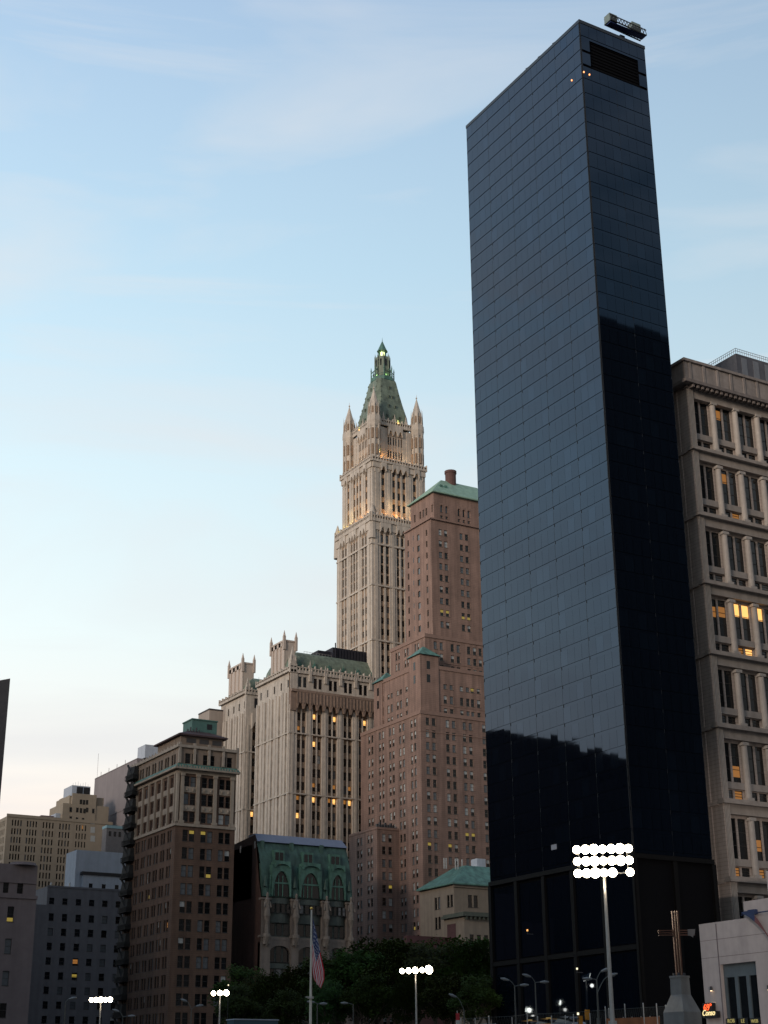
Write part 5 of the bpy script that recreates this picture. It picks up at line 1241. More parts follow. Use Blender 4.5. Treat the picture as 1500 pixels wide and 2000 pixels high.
# ================================================================= floodlight masts
LAMPM = emit('floodlamp_glow', (1.0, 0.86, 0.62), 30.0); LAMPW = emit('floodlamp_dim', (0.9, 0.95, 1.0), 1.2)
def mast(px, py0, D, rowsn, label, lamp_e, yaw, wid=5.9, rowgap=1.25, energy=2500, radius=0.2):
    x, y, z = at(px, py0, D)
    g = empty('floodlight_mast', (x, y, 0), label, 'floodlight', 'floodlight masts round the site')
    q = MB(); q.cyl(x, y, -1.6, z, radius, radius*0.6, 12); q.cyl(x, y, -1.6, 0.3, radius*1.8, radius*1.8, 12); q.build('pole', [STEEL], g)
    dx, dy = math.cos(yaw), math.sin(yaw); nx, ny = dy, -dx            # lamps look along n
    q = MB()
    for k, n in enumerate(rowsn):
        zz = z+0.3+k*rowgap; q.tube((x-dx*wid/2, y-dy*wid/2, zz), (x+dx*wid/2, y+dy*wid/2, zz), 0.07)
    for s_ in (-0.5, 0, 0.5): q.tube((x+dx*s_*wid*0.8, y+dy*s_*wid*0.8, z-0.1), (x+dx*s_*wid*0.8, y+dy*s_*wid*0.8, z+0.3+(len(rowsn)-1)*rowgap), 0.06)
    q.build('cross_arm', [STEEL], g)
    for k, n in enumerate(rowsn):
        zz = z+0.3+k*rowgap
        for j in (range(n) if isinstance(n, int) else n):
            tot = n if isinstance(n, int) else 7
            f = (j+0.5)/tot-0.5; X, Y = x+dx*f*wid, y+dy*f*wid
            tilt = 0.28; d = Vector((nx, ny, -tilt)).normalized(); c0 = Vector((X, Y, zz+0.1)); rr = 0.44+0.05*((j*7+k*3) % 3)+(0.22 if (tot == 5 and j == 4 and px == 812) else 0)
            q = MB(); q.tube(c0-d*0.35, c0+d*0.12, 0.14, rr, 12, 0); q.tube(c0-d*0.6, c0-d*0.35, 0.16, 0.16, 8, 0)
            h = q.build('lamp_housing', [STEEL], g)
            q = MB(); q.tube(c0+d*0.1, c0+d*0.16, rr*0.95, rr*0.93, 12); q.build('lamp_glass', [LAMPM], h); COL.objects[-1]
            o = h.children[0]; o.matrix_parent_inverse = h.matrix_basis.inverted(); 
            q = None
    ld = bpy.data.lights.new('lamp_light', 'AREA'); ld.energy = energy; ld.color = (1, 0.82, 0.6); ld.shape = 'RECTANGLE'; ld.size = wid; ld.size_y = max(0.4, rowgap*len(rowsn)); ld.spread = R(120)
    lo = bpy.data.objects.new('lamp_light', ld); COL.objects.link(lo)
    lo.location = (x+nx*0.6, y+ny*0.6, z+0.8); lo.rotation_euler = Vector((-nx, -ny, 0.28)).to_track_quat('Z', 'Y').to_euler(); adopt(lo, g)
    pl = bpy.data.lights.new('spill_light', 'POINT'); pl.energy = energy*0.08; pl.color = (1, 0.82, 0.6); pl.shadow_soft_size = 0.3
    po = bpy.data.objects.new('spill_light', pl); COL.objects.link(po); po.location = (x+nx*1.0, y+ny*1.0, z-0.9); adopt(po, g)
    return x, y, z
# the lamps face the site, i.e. back towards the camera
mast(1180, 1712, 160, [[0, 1, 2, 3, 4, 6], [0, 1, 2, 3, 4, 5, 6], [0, 1, 2, 3, 4, 5, 6]], 'tall steel floodlight mast with three blazing rows of lamps in front of the black tower', 30, R(-38.0), 6.2, 1.2, 2600, 0.24)
mast(812, 1900, 250, [5], 'floodlight mast with one lit row of lamps before the dark trees, right of the flag', 30, R(-62), 6.2, 1.2, 900, 0.2)
mast(430, 1944, 270, [3], 'small floodlight mast with a short lit row in front of the brown corner building', 30, R(-50), 3.6, 1.2, 500, 0.18)
mast(197, 1957, 290, [5], 'leftmost floodlight mast, its lit row before the grey building', 30, R(-40), 4.4, 1.2, 700, 0.18)
x, y, z = 40.0, -25.0, 16.0  # out-of-view mast with a spot, added to brighten the bank front
g = empty('floodlight_mast', (x, y, -7.7), 'unseen floodlight mast, added to light the bank and pedestal', 'floodlight', 'floodlight masts round the site')
q = MB(); q.cyl(x, y, -7.7, z, 0.3, 0.2, 12); q.tube((x-2, y+1.5, z), (x+2, y-1.5, z), 0.1); q.build('pole', [STEEL], g)
for k in range(6):
    q = MB(); c0 = Vector((x-1.9+k*0.76, y+1.4-k*0.56, z+0.3)); dd_ = Vector((0.5, 0.85, -0.05)); q.tube(c0-dd_*0.5, c0+dd_*0.1, 0.14, 0.4, 12); q.tube(c0+dd_*0.12, c0+dd_*0.2, 0.38, 0.38, 12); q.build('lamp_housing', [STEEL], g)
ld = bpy.data.lights.new('lamp_light', 'SPOT'); ld.energy = 4.2e5; ld.color = (1.0, 0.87, 0.78); ld.spot_size = R(21); ld.spot_blend = 0.6; ld.shadow_soft_size = 1.2
lo = bpy.data.objects.new('lamp_light', ld); COL.objects.link(lo); lo.location = (x+0.9, y+1.5, z+0.3)
lo.rotation_euler = (Vector((x, y, z))-Vector((150, 147, 6))).to_track_quat('Z', 'Y').to_euler(); adopt(lo, g)
# ================================================================= flagpole and flag
fx, fy, fz = at(608.5, 1777, 180)
g = empty('flagpole', (fx, fy, 0), 'pale steel flagpole topped by a gold ball, rising from the trees', 'flagpole')
q = MB(); q.cyl(fx, fy, -1.6, fz, 0.17, 0.09, 12); q.build('pole', [mat('pale_painted_pole', (0.62, 0.58, 0.50), 0.4, 0.1, 2.0)], g)
q = MB(); cz_ = ZP(1948, fx, fy); q.cyl(fx, fy, cz_-0.15, cz_+0.1, 0.34, 0.34, 12); q.box(fx-0.6, fx+0.1, fy-0.1, fy+0.1, cz_-0.05, cz_+0.1); q.build('collar', [STEEL], g)
bm = MB()
for i in range(6):
    a0, a1 = -math.pi/2+math.pi*i/6, -math.pi/2+math.pi*(i+1)/6; bm.cyl(fx, fy, fz+0.16+0.17*math.sin(a0), fz+0.16+0.17*math.sin(a1), 0.17*math.cos(a0)+0.001, 0.17*math.cos(a1)+0.001, 10, cap=False)
bm.build('ball_finial', [mat('gold_leaf', (0.8, 0.5, 0.12), 0.3, 0.1, 2.0, metal=1.0)], g)
# the flag hangs limp: hoist along the pole, fly end drooping away to the right
FW_, FH_ = 7.4, 3.9
z_top = ZP(1790, fx, fy); ux, uy = math.cos(HEAD), -math.sin(HEAD)
NX_, NY_ = 44, 52
RP = [(0.05, 0.0), (0.56, -2.1), (1.05, -4.4), (1.45, -6.0), (1.50, -7.0), (1.10, -8.0)]
LP = [(0.05, -4.9), (0.05, -5.5), (0.10, -6.1), (0.18, -6.7), (0.32, -7.1), (0.55, -7.4)]
def poly(P, s):
    f = s*(len(P)-1); k = min(int(f), len(P)-2); f -= k; return (P[k][0]+(P[k+1][0]-P[k][0])*f, P[k][1]+(P[k+1][1]-P[k][1])*f)
def flagpt(s, t):      # s along the fly, t down the hoist; the cloth hangs limp in folds
    R_, L_ = poly(RP, s), poly(LP, s); o = R_[0]*(1-t)+L_[0]*t; z = z_top+R_[1]*(1-t)+L_[1]*t
    o += 0.05*math.sin(t*16+s*5)*s; fold = 0.16*math.sin(t*9+s*3.0)*min(1, s*2.5)
    return (fx+0.1*ux+ux*o+uy*fold, fy-0.1*uy*0+uy*o-ux*fold, z)
vs, fs, ms = [], [], []
for j in range(NY_+1):
    for i in range(NX_+1): vs.append(flagpt(i/NX_, j/NY_))
for j in range(NY_):
    for i in range(NX_):
        a = j*(NX_+1)+i; fs.append((a, a+1, a+NX_+2, a+NX_+1))
        canton = i < NX_*0.36 and j < NY_*7/13
        if canton:
            u_, v_ = i/(NX_*0.4)*11, j/(NY_*7/13)*9
            m_ = 2 if not ((int(u_)+int(v_)) % 2 == 0 and 0 < int(u_) < 10 and (u_ % 1) > 0.0 and (v_ % 1) < 0.7 and int(u_) % 1 == 0 and (i+j) % 2 == 0) else 1
        else: m_ = 0 if (int(j*13/NY_)) % 2 == 0 else 1
        ms.append(m_)
me = bpy.data.meshes.new('flag'); me.from_pydata(vs, [], fs)
for m_ in (mat('flag_red', (0.55, 0.008, 0.03), 0.8, 0.08, 1.0), mat('flag_white', (0.62, 0.60, 0.60), 0.8, 0.05, 1.0), mat('flag_navy', (0.02, 0.035, 0.12), 0.8, 0.1, 1.0)): me.materials.append(m_)
me.polygons.foreach_set('material_index', ms); me.polygons.foreach_set('use_smooth', [True]*len(fs))
fo = bpy.data.objects.new('flag', me); COL.objects.link(fo); tag(fo, 'large red, white and blue striped flag with starred canton hanging limp on the pale pole', 'flag')
md = fo.modifiers.new('s', 'SOLIDIFY'); md.thickness = 0.02
# ================================================================= steel beam cross on its concrete pedestal
D = 152.0; x, y, zt_ = at(1327, 1906, D)
# pedestal
g = empty('concrete_pedestal', (x, y, 0), 'tapering pale concrete pedestal left of the pale bank, carrying the rusty cross', 'pedestal')
q = MB(); z1_ = ZP(1943, x, y); z2_ = ZP(1977, x, y); a = R(9)
def sqr(h, z): 
    return [(x+h*(math.cos(a+R(45+90*k))*1.414), y+h*(math.sin(a+R(45+90*k))*1.414), z) for k in range(4)]
for h0, z0_, h1, z1b in ((1.27, -1.6, 1.24, z2_), (1.24, z2_, 0.66, z1_), (0.66, z1_, 0.63, zt_-0.2), (0.68, zt_-0.2, 0.68, zt_)):
    A, B = sqr(h0, z0_), sqr(h1, z1b)
    for i in range(4): j = (i+1) % 4; q.quad([A[i], A[j], B[j], B[i]])
    q.quad(B)
q.build('block', [mat('pale_pedestal_concrete', (0.19, 0.185, 0.175), 0.8, 0.15, 1.5, 0.25)], g)
q = MB()
for k in range(5): q.cyl(x+0.48*math.cos(k*1.3), y+0.48*math.sin(k*1.3), zt_, zt_+0.25, 0.16, 0.14, 6)
q.build('bolt_cluster', [DARKM], g)
cr0 = empty('beam_cross', (x, y, zt_), 'rusty steel beam cross with torn metal on one arm, on the concrete pedestal', 'cross')
RUST = mat('rusty_steel', (0.075, 0.026, 0.012), 0.75, 0.35, 2.0, 0.2)
ztop = ZP(1779, x, y); zarm = ZP(1822, x, y)
def ibeam(q, p, e, w_, side):
    p = Vector(p); e = Vector(e); d = (e-p).normalized(); s_ = Vector(side).normalized(); n_ = d.cross(s_).normalized()
    def slab(c0, c1, hs, hn):
        k = len(q.v)
        for c in (c0, c1):
            for a_, b_ in ((-1,-1),(1,-1),(1,1),(-1,1)): q.v.append(tuple(c+s_*hs*a_+n_*hn*b_))
        for f in ((0,3,2,1),(4,5,6,7),(0,1,5,4),(1,2,6,5),(2,3,7,6),(3,0,4,7)): q.f.append(tuple(k+i for i in f)); q.m.append(0)
    slab(p, e, 0.04, w_/2)
    for o in (-1, 1): slab(p+s_*o*w_/2, e+s_*o*w_/2, 0.05, w_/2)
q = MB(); ibeam(q, (x, y, zt_+0.002), (x, y, ztop), 0.5, (ux, uy, 0)); q.build('upright_beam', [RUST], cr0)
q = MB(); ibeam(q, (x-ux*1.7, y-uy*1.7, zarm), (x-ux*0.27, y-uy*0.27, zarm), 0.42, (0, 0, 1)); ibeam(q, (x+ux*0.27, y+uy*0.27, zarm), (x+ux*1.75, y+uy*1.75, zarm), 0.42, (0, 0, 1)); q.build('cross_beam', [RUST], cr0)
q = MB()
for k in range(4): q.quad([(x+ux*(0.9+k*0.17), y+uy*(0.9+k*0.17)-0.3, zarm+0.3), (x+ux*(1.1+k*0.17), y+uy*(1.1+k*0.17)-0.34, zarm+0.3), (x+ux*(1.05+k*0.15), y+uy*(1.05+k*0.15)-0.36, zarm-0.25-0.12*(k % 3)), (x+ux*(0.88+k*0.15), y+uy*(0.88+k*0.15)-0.32, zarm-0.3)])
o = q.build('draped_metal', [DARKM], cr0); md = o.modifiers.new('s', 'SOLIDIFY'); md.thickness = 0.03

# ================================================================= street lamps
LMETAL = mat('lamp_pole_grey', (0.08, 0.085, 0.08), 0.5, 0.15, 2.0, metal=0.3); LHEAD = mat('pale_lamp_head', (0.17, 0.175, 0.175), 0.5, 0.1, 2.0)
def street_lamp(px, py, D, label, arms, H=None, curved=False):
    x, y, z = at(px, py, D); g = empty('street_lamp', (x, y, 0), label, 'street lamp', 'street lamps along the road')
    q = MB(); q.cyl(x, y, -1.6, z-0.3, 0.13, 0.07, 10); q.cyl(x, y, 0, 0.8, 0.2, 0.17, 10); q.build('pole', [LMETAL], g)
    for sgn, ln, dz in arms:
        q = MB(); pts_ = []
        for k in range(6):
            t = k/5; pts_.append(Vector((x+ux*sgn*ln*t, y+uy*sgn*ln*t, z-0.3+dz*math.sin(t*math.pi/2))))
        for a_, b_ in zip(pts_, pts_[1:]): q.tube(a_, b_, 0.05)
        q.build('arm', [LMETAL], g)
        e = pts_[-1]; d = (pts_[-1]-pts_[-2]).normalized(); q = MB(); q.tube(e-d*0.1, e+d*0.45, 0.1, 0.2, 8); q.tube(e+d*0.45, e+d*0.95, 0.2, 0.08, 8); q.build('lamp_head', [LHEAD], g)
street_lamp(1005, 1921, 190, 'double street lamp with pale heads before the tower base, leftmost pair there', [(-1, 0.75, 0.7), (1, 0.75, 0.1)])
street_lamp(1045, 1914, 190, 'double street lamp with pale heads before the tower base, second pair from the trees', [(-1, 0.6, 0.7), (1, 0.7, 0.05)])
street_lamp(1165, 1908, 175, 'double street lamp just left of the tall floodlight mast', [(-1, 0.6, 0.1), (1, 0.65, 0.9)])
street_lamp(1166, 1935, 165, 'curved single-arm street lamp whose arm reaches the tall floodlight mast', [(1, 1.3, 1.7)])
street_lamp(906, 1968, 200, 'hook-shaped street lamp under the trees left of the black tower', [(-1, 1.0, 1.6)])
street_lamp(374, 1968, 240, 'double street lamp before the ground floor of the brown corner building', [(-1, 0.8, 1.2), (1, 0.8, 0.5)])
street_lamp(240, 1982, 240, 'double street lamp between the leftmost floodlight and the brown corner building', [(-1, 0.7, 0.8), (1, 0.9, 0.1)])
street_lamp(128, 1954, 230, 'grey street lamp standing before the grey building with square windows', [(1, 0.6, 0.5)])
street_lamp(620, 1956, 215, 'street lamp with pale head just right of the flagpole collar', [(-1, 0.5, 0.2), (1, 0.4, 0.0)])
street_lamp(690, 1958, 230, 'street lamp with pale head under the trees between flag and middle floodlight', [(-1, 0.9, 0.2)])
# bright distant lamp globes between the masts
for i, (px, py, lab) in enumerate(((446, 1924, 'small bright lamp right of the short floodlight row by the brown building'), (1127, 1892, 'small bright lamp on the black tower base'), (1030, 1817, 'tiny orange lamp on the dark lower face of the black tower'), (1129, 1980, 'tiny bright lamp low at the street fence'))):
    D_ = {0: 300, 1: 205, 2: 207, 3: 165}[i]
    x, y, z = at(px, py, D_); g = empty('wall_lamp' if i in (1, 2) else 'globe_lamp', (x, y, z), lab, 'lamp')
    q = MB(); q.cyl(x, y, z-0.11, z+0.11, 0.11, 0.11, 8); q.build('globe', [emit('small_lamp_'+('orange' if i == 2 else 'white'), (1, 0.45, 0.12) if i == 2 else (1, 0.9, 0.6), 1.5)], g)
    q = MB(); q.tube((x, y, 0 if i in (0, 3) else z-0.5), (x, y, z-0.12), 0.05); q.box(x-0.1, x+0.9 if i in (1, 2) else x+0.1, y-0.05, y+0.05, z-0.5, z-0.4); q.build('bracket', [DARKM], g)

# ================================================================= vehicles seen by their tops, barrier, fence, signals, sign
TYRE = mat('tyre_rubber', (0.02, 0.02, 0.02), 0.9, 0.1)
def car(x, y, rz, col, name, label, grp, taxi=False, van=False):
    g = bpy.data.objects.new(name, None); COL.objects.link(g); g.location = (x, y, 0.0); g.rotation_euler.z = rz; g['_local'] = 1
    tag(g, label, 'taxi' if taxi else ('van' if van else 'car'), grp)
    Ht = 1.5 if not van else 2.0; Lh, Wh = 2.35, 0.9
    def loft(prof, m, nm):
        q = MB(); k = len(prof)
        for sx_ in (-1, 1):
            for (a, z, wq) in prof: q.v.append((a, sx_*wq, z))
        for i in range(k): j = (i+1) % k; q.f.append((i, j, k+j, k+i)); q.m.append(0)
        q.f.append(tuple(range(k))); q.m.append(0); q.f.append(tuple(k+i for i in reversed(range(k)))); q.m.append(0)
        o = q.build(nm, [m]); o.parent = g
        bv = o.modifiers.new('b', 'BEVEL'); bv.width = 0.07; bv.segments = 3; o.data.polygons.foreach_set('use_smooth', [True]*len(o.data.polygons)); return o
    loft([(-Lh, 0.35, Wh), (-Lh, 0.82, Wh*.95), (-1.75, 0.95, Wh*.97), (1.0, 0.95, Wh*.97), (2.1, 0.80, Wh*.93), (Lh, 0.62, Wh*.9), (Lh, 0.35, Wh)], col, 'body')
    loft([(-1.85, 0.93, .84), (-1.45, Ht-0.04, .68), (-0.9, Ht, .66), (0.25, Ht, .66), (0.55, Ht-0.04, .68), (1.15, 0.93, .84)], GLASS, 'windows')
    loft([(-1.42, Ht-0.06, .68), (-1.3, Ht+0.02, .66), (0.3, Ht+0.02, .66), (0.52, Ht-0.06, .68)], col, 'roof')
    for wx in (-1.4, 1.4):
        for wy in (-0.82, 0.82):
            q = MB(); q.tube((wx, wy-0.1, 0.33), (wx, wy+0.1, 0.33), 0.33, 0.33, 16); o = q.build('wheel', [TYRE]); o.parent = g
    if taxi:
        q = MB(); q.box(-0.55, -0.25, -0.3, 0.3, Ht+0.02, Ht+0.2); o = q.build('roof_light', [emit('taxi_roof_light', (1, 0.7, 0.3), 0.15, (0.6, 0.4, 0.1))]); o.parent = g
YEL = mat('taxi_yellow', (0.62, 0.26, 0.02), 0.35, 0.05, 1.0); SILV = mat('silver_paint', (0.35, 0.36, 0.38), 0.35, 0.05, 1.0, metal=0.4)
GRPC = 'cars parked along the street fence'
def carat(px, D, *a, **k):
    x, y, z = at(px, 1990, D); car(x, y, R(90), *a, **k)
carat(948, 196, SILV, 'parked_car', 'silver car at the bottom edge, nearest the trees', GRPC)
carat(1030, 189, YEL, 'parked_taxi', 'yellow taxi cab whose roof shows at the bottom edge, left one of two', 'yellow taxis', True)
carat(1068, 184, YEL, 'parked_taxi', 'yellow taxi cab at the bottom edge, beside the silver car on its right', 'yellow taxis', True)
carat(1106, 179.5, SILV, 'parked_car', 'silver car at the bottom edge, right of the two yellow taxis', GRPC)
g = empty('street_barrier', (103, 128, 0), 'long faded orange plywood barrier along the site edge, left of the pedestal', 'barrier')
pa = at(1184, 1990, 171); pb = at(1288, 1984, 168)
zb = max(0.9, ZP(1987.5, (pa[0]+pb[0])/2, (pa[1]+pb[1])/2))
q = MB(); q.quad([(pa[0], pa[1], -1.6), (pb[0], pb[1], -1.6), (pb[0], pb[1], zb), (pa[0], pa[1], zb)]); q.quad([(pa[0], pa[1], zb), (pb[0], pb[1], zb), (pb[0]+0.05, pb[1]+0.08, zb), (pa[0]+0.05, pa[1]+0.08, zb)]); q.quad([(pa[0]+0.05, pa[1]+0.08, 0), (pb[0]+0.05, pb[1]+0.08, 0), (pb[0]+0.05, pb[1]+0.08, zb), (pa[0]+0.05, pa[1]+0.08, zb)])
q.build('panel', [mat('faded_orange_plywood', (0.36, 0.13, 0.05), 0.8, 0.2, 0.8, 0.3)], g)
q = MB()
for k in range(7): f = k/6; q.tube((pa[0]+(pb[0]-pa[0])*f+0.1, pa[1]+(pb[1]-pa[1])*f+0.2, 0), (pa[0]+(pb[0]-pa[0])*f+0.1, pa[1]+(pb[1]-pa[1])*f+0.2, zb+0.1), 0.06)
q.build('brace', [STEEL], g)
g = empty('chain_link_fence', (104, 140, 0), 'tall wire mesh fence on thin grey posts along the street edge', 'fence')
fl = []
for px, py, D_ in ((900, 1990, 190), (928, 1990, 188), (955, 1985, 186), (1000, 1988, 184), (1029, 1967, 180), (1050, 1986, 179), (1077, 1985, 178), (1104, 1984, 177), (1120, 1982, 176), (1152, 1980, 174), (1182, 1967, 172), (1189, 1970, 171.5), (1220, 1962, 170), (1256, 1960, 168), (1282, 1961, 167), (1300, 1964, 166)):
    fl.append(at(px, py, D_))
q = MB()
for x, y, z in fl: q.cyl(x, y, -1.6, z, 0.055, 0.055, 8); q.cyl(x, y, z, z+0.08, 0.07, 0.02, 8)
q.build('post', [STEEL], g)
q = MB()
for a_, b_ in zip(fl, fl[1:]):
    h = 1.9
    for zz in (h,): q.tube((a_[0], a_[1], zz), (b_[0], b_[1], zz), 0.025, n=4)
    for k in range(9):
        f0, f1 = k/9, (k+1)/9
        for (u0_, u1_) in ((0.15, h), (h, 0.15)): q.tube((a_[0]+(b_[0]-a_[0])*f0, a_[1]+(b_[1]-a_[1])*f0, u0_), (a_[0]+(b_[0]-a_[0])*f1, a_[1]+(b_[1]-a_[1])*f1, u1_), 0.007, n=3)
q.build('wire_mesh', [LMETAL], g)
for i, (px, py) in enumerate(((1133, 1988), (1147, 1976))):
    x, y, z = at(px, py, 176); g = empty('traffic_signal', (x, y, 0), 'yellow traffic signal box on a thin post, '+('lower' if i == 0 else 'upper')+' one of the pair by the fence', 'traffic light', 'traffic signals at the corner')
    q = MB(); q.cyl(x, y+0.3, 0, z+0.3, 0.06, 0.06, 8); q.build('post', [LMETAL], g)
    q = MB(); q.box(x-0.2, x+0.2, y-0.2, y+0.2, z-0.85, z+0.2)
    for k in range(3): q.cyl(x-0.22, y-0.02, z-0.75+k*0.33, z-0.55+k*0.33, 0.12, 0.12, 8)
    q.build('signal_box', [YEL], g)
x, y, z = at(893, 1974, 195); g = empty('street_sign', (x, y, 0), 'red and white upright street sign under the trees beside the hooked lamp', 'sign')
q = MB(); q.cyl(x, y, 0, z, 0.05, 0.05, 8); q.build('post', [STEEL], g)
q = MB(); q.fbox('S', y-0.06, x-0.26, x+0.26, z-1.1, z-0.3, 0, 0.03, 0); q.fbox('S', y-0.06, x-0.26, x+0.26, z-1.8, z-1.12, 0, 0.03, 1); q.build('plate', [mat('sign_red', (0.45, 0.03, 0.04), 0.5, 0.05), mat('sign_white', (0.5, 0.5, 0.48), 0.5, 0.05)], g)
x, y, z = at(470, 1992, 230); g = empty('site_trailer', (x, y, 0), 'pale blue-white low cabin roof at the bottom edge, left of the flagpole', 'cabin')
q = MB(); q.box(x-1, x+6, y, y+2.5, 0, z, 0); q.box(x-1.1, x+6.1, y-0.1, y+2.6, z, z+0.15, 1); q.box(x+0.5, x+1.7, y-0.04, y, 1.0, 2.0, 2); q.box(x+3.0, x+4.2, y-0.04, y, 1.0, 2.0, 2); q.build('cabin_body', [mat('cabin_blue', (0.05, 0.10, 0.12), 0.6, 0.1), WHITEP, GLASSN], g)

# ================================================================= windows become objects, the largest visible hundred of each building one by one
bpy.context.view_layer.update()
dg = bpy.context.evaluated_depsgraph_get()
def wpos(w_):
    return (w_['a'], w_['plane'], w_['z']) if w_['face'] == 'S' else (w_['plane'], w_['a'], w_['z'])
rw = random.Random(11)
VARS = {'dark': [('G', 60), ('N', 25), ('D', 12), ('B', 3)], 'double': [('G', 28), ('D', 34), ('H', 28), ('B', 10)], 'sash': [('G', 62), ('D', 26), ('H', 4), ('B', 1), ('N', 7)],
        'tall': [('G', 45), ('N', 35), ('D', 20)], 'slit': [('G', 70), ('D', 30)], 'tiny': [('G', 80), ('D', 20)], 'pane': [('C', 90), ('E', 10)]}
MK = {'G': GLASS, 'N': GLASSN, 'D': BLINDD, 'B': BLIND, 'H': BLIND, 'O': LITO, 'L': LITB, 'Y': LITY, 'C': CURT, 'E': CURTB}
by = {}
for w_ in WINS:
    x, y, z = wpos(w_); zc_ = z+w_['h']/2; px, py = proj(x, y, zc_); vis = False
    if -20 < px < 1520 and -20 < py < 2020:
        out_ = 0.45
        p = Vector((x, y-out_-0.5, zc_)) if w_['face'] == 'S' else Vector((x-out_-0.5, y, zc_))
        d = p-C0; L_ = d.length; d.normalize()
        hit, loc, *_ = scene.ray_cast(dg, C0, d, distance=L_)
        vis = not hit
    v = [k for k, n_ in VARS[w_['style']]]; wt = [n_ for k, n_ in VARS[w_['style']]]; var = rw.choices(v, wt)[0]
    if vis and w_['style'] != 'pane':
        w_['px'] = (px, py)
    if w_['style'] == 'double' and vis and var in ('G', 'D') and w_['face'] == 'W' and rw.random() < 0.5: var = 'H'  # extra half-pale sashes on west walls, partly a painted sky reflection
    w_['var'] = var; w_['vis'] = vis
    dd = math.dist((x, y, zc_), tuple(C0)); cosn = abs((y if w_['face'] == 'S' else x))/dd
    w_['score'] = (w_['w']*w_['h']*cosn/dd**2) if vis else 0
    by.setdefault(w_['root'].name, []).append(w_)
for lx, ly, lr, k in LIT:      # the windows that are lit in the photograph
    best = min((w_ for w_ in WINS if w_.get('px')), key=lambda w_: math.hypot(w_['px'][0]-lx, w_['px'][1]-ly))
    if math.hypot(best['px'][0]-lx, best['px'][1]-ly) < 26:
        best['var'] = {'B': 'L', 'O': 'O', 'Y': 'Y'}[k]; x_, y_, z_ = wpos(best); zc_ = ZP(ly, x_, y_)-z_; hh_ = {'B': 0.75, 'O': 0.6, 'Y': 0.4}[k]
        if best['style'] == 'tall': hh_ *= 1.5
        lo_ = min(max(0.06, zc_-hh_), best['h']-2*hh_-0.06); best['lit'] = (max(0.02, round(lo_, 1)), min(best['h']-0.02, round(lo_+2*hh_, 1)))
CACHE = {}
def winmesh(mb_, w_, h, style, var, O=(0, 0, 0), face='S', jit=(0, 0), lit=None):
    """O = bottom centre; local x along the wall, -y outward. slots: 0 frame 1 glass 2 second pane"""
    def P(a, d, z):
        return (O[0]+a, O[1]-d, O[2]+z) if face == 'S' else (O[0]-d, O[1]-a, O[2]+z)
    def bx_(a0, a1, d0, d1, z0, z1, mi):
        c = [P(a0, d0, z0), P(a1, d1, z1)]; mb_.box(c[0][0], c[1][0], c[0][1], c[1][1], z0+O[2], z1+O[2], mi)
    if style == 'pane':
        j1, j2 = jit; mb_.quad([P(-w_/2, 0.06-j1*w_/2-j2*h/2, 0), P(w_/2, 0.06+j1*w_/2-j2*h/2, 0), P(w_/2, 0.06+j1*w_/2+j2*h/2, h), P(-w_/2, 0.06-j1*w_/2+j2*h/2, h)], 1); return
    f = 0.07
    bx_(-w_/2, -w_/2+f, 0, 0.1, 0, h, 0); bx_(w_/2-f, w_/2, 0, 0.1, 0, h, 0); bx_(-w_/2+f, w_/2-f, 0, 0.1, 0, f, 0); bx_(-w_/2+f, w_/2-f, 0, 0.1, h-f, h, 0)
    if style in ('sash', 'double'): bx_(-w_/2-0.08, w_/2+0.08, 0.0, 0.4, -0.12, -0.004, 0)
    if style in ('sash', 'double', 'dark'): bx_(-w_/2+f, w_/2-f, 0.0, 0.09, h*0.5-0.04, h*0.5+0.04, 0)
    if style == 'tall':
        for q_ in (0.33, 0.66): bx_(-w_/2+f, w_/2-f, 0, 0.09, h*q_-0.05, h*q_+0.05, 0)
    mid = h*0.5
    if lit:
        for z0_, z1_, mi in ((0, lit[0], 2), (lit[0], lit[1], 1), (lit[1], h, 2)): mb_.quad([P(-w_/2, 0.03, z0_), P(w_/2, 0.03, z0_), P(w_/2, 0.03, z1_), P(-w_/2, 0.03, z1_)], mi)
    elif var in ('H', 'O', 'L', 'Y'):
        split = {'H': 0.5, 'O': 0.45, 'L': 0.42, 'Y': 0.35}[var]*h
        mb_.quad([P(-w_/2, 0.03, 0), P(w_/2, 0.03, 0), P(w_/2, 0.03, split), P(-w_/2, 0.03, split)], 2)
        mb_.quad([P(-w_/2, 0.03, split), P(w_/2, 0.03, split), P(w_/2, 0.03, h), P(-w_/2, 0.03, h)], 1)
    else:
        mb_.quad([P(-w_/2, 0.03, 0), P(w_/2, 0.03, 0), P(w_/2, 0.03, h), P(-w_/2, 0.03, h)], 1)
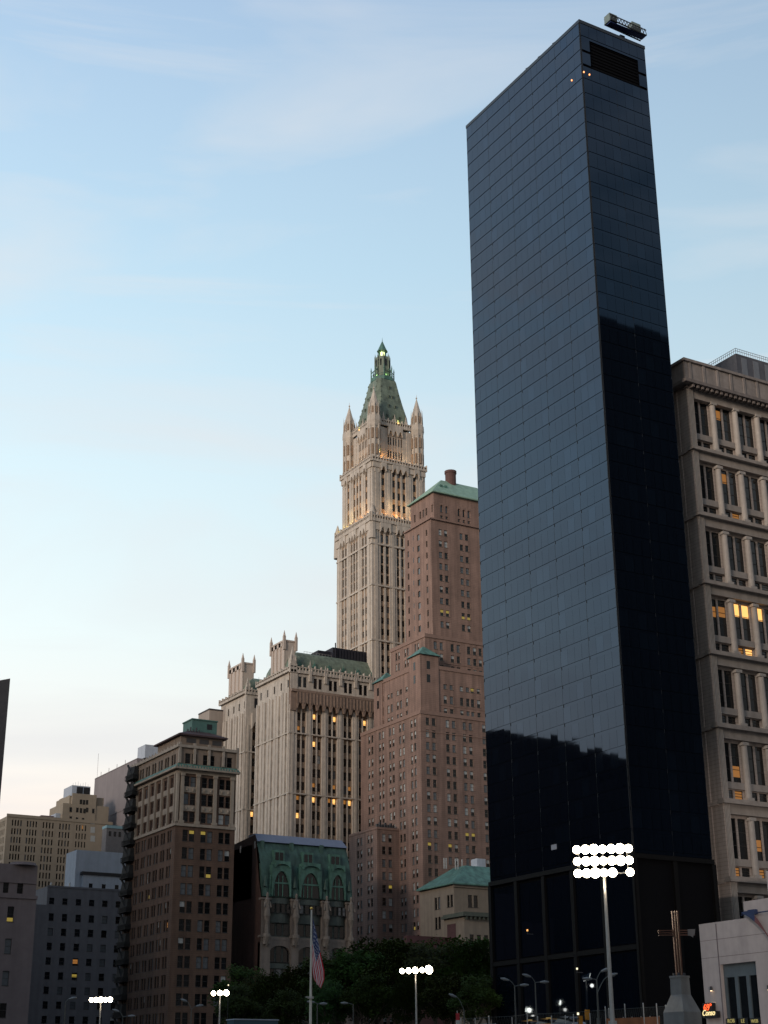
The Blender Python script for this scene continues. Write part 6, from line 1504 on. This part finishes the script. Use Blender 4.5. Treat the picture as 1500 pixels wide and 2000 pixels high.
def slots(var, root):
    fr = FRAMEL if root.name.startswith('brick_tower') else FRAME
    if var == 'H': return (fr, BLIND, GLASS)
    if var in ('O', 'L', 'Y'): return (fr, {'O': LITO, 'L': LITB, 'Y': LITY}[var], GLASSN)
    return (fr, MK[var], GLASS)
for rn, lst in by.items():
    root = lst[0]['root']; lst.sort(key=lambda w_: -w_['score'])
    indiv = [w_ for w_ in lst[:100] if w_['vis']]; rest = lst[len(indiv):]
    for w_ in indiv:
        x, y, z = wpos(w_); sg_ = 0.0026 if w_['face'] == 'W' else 0.0008; jit = (rw.gauss(0, sg_), rw.gauss(0, sg_)) if w_['style'] == 'pane' else (0, 0)
        mats_ = slots(w_['var'], root); key = (rn, round(w_['w'], 2), round(w_['h'], 2), w_['style'], w_['var'], jit, w_.get('lit'))
        if key not in CACHE:
            b2 = MB(); winmesh(b2, w_['w'], w_['h'], w_['style'], w_['var'], jit=jit, lit=w_.get('lit'))
            me = bpy.data.meshes.new('window'); me.from_pydata(b2.v, [], b2.f)
            for m_ in mats_: me.materials.append(m_)
            me.polygons.foreach_set('material_index', b2.m); CACHE[key] = me
        o = bpy.data.objects.new('glass_pane' if w_['style'] == 'pane' else 'window', CACHE[key]); COL.objects.link(o)
        o.location = (x, y, z); o.rotation_euler.z = 0 if w_['face'] == 'S' else R(-90); adopt(o, root)
        if w_['var'] in ('O', 'L', 'Y'): o['label'] = 'window lit from inside'
    if rest:
        b2 = MB(); allm = [FRAME, FRAMEL, GLASS, GLASSN, BLIND, BLINDD, LITO, LITB, LITY, CURT, CURTB]
        for w_ in rest:
            x, y, z = wpos(w_); n0 = len(b2.m); sg_ = 0.0026 if w_['face'] == 'W' else 0.0008; jit = (rw.gauss(0, sg_), rw.gauss(0, sg_)) if w_['style'] == 'pane' else (0, 0)
            winmesh(b2, w_['w'], w_['h'], w_['style'], w_['var'], (x, y, z), w_['face'], jit, w_.get('lit'))
            sl = slots(w_['var'], root)
            for k in range(n0, len(b2.m)): b2.m[k] = allm.index(sl[b2.m[k]])
        o = b2.build('glass_panes' if lst[0]['style'] == 'pane' else 'windows', allm, root); o['kind'] = 'stuff'
print('windows', len(WINS), 'visible', sum(w_['vis'] for w_ in WINS))
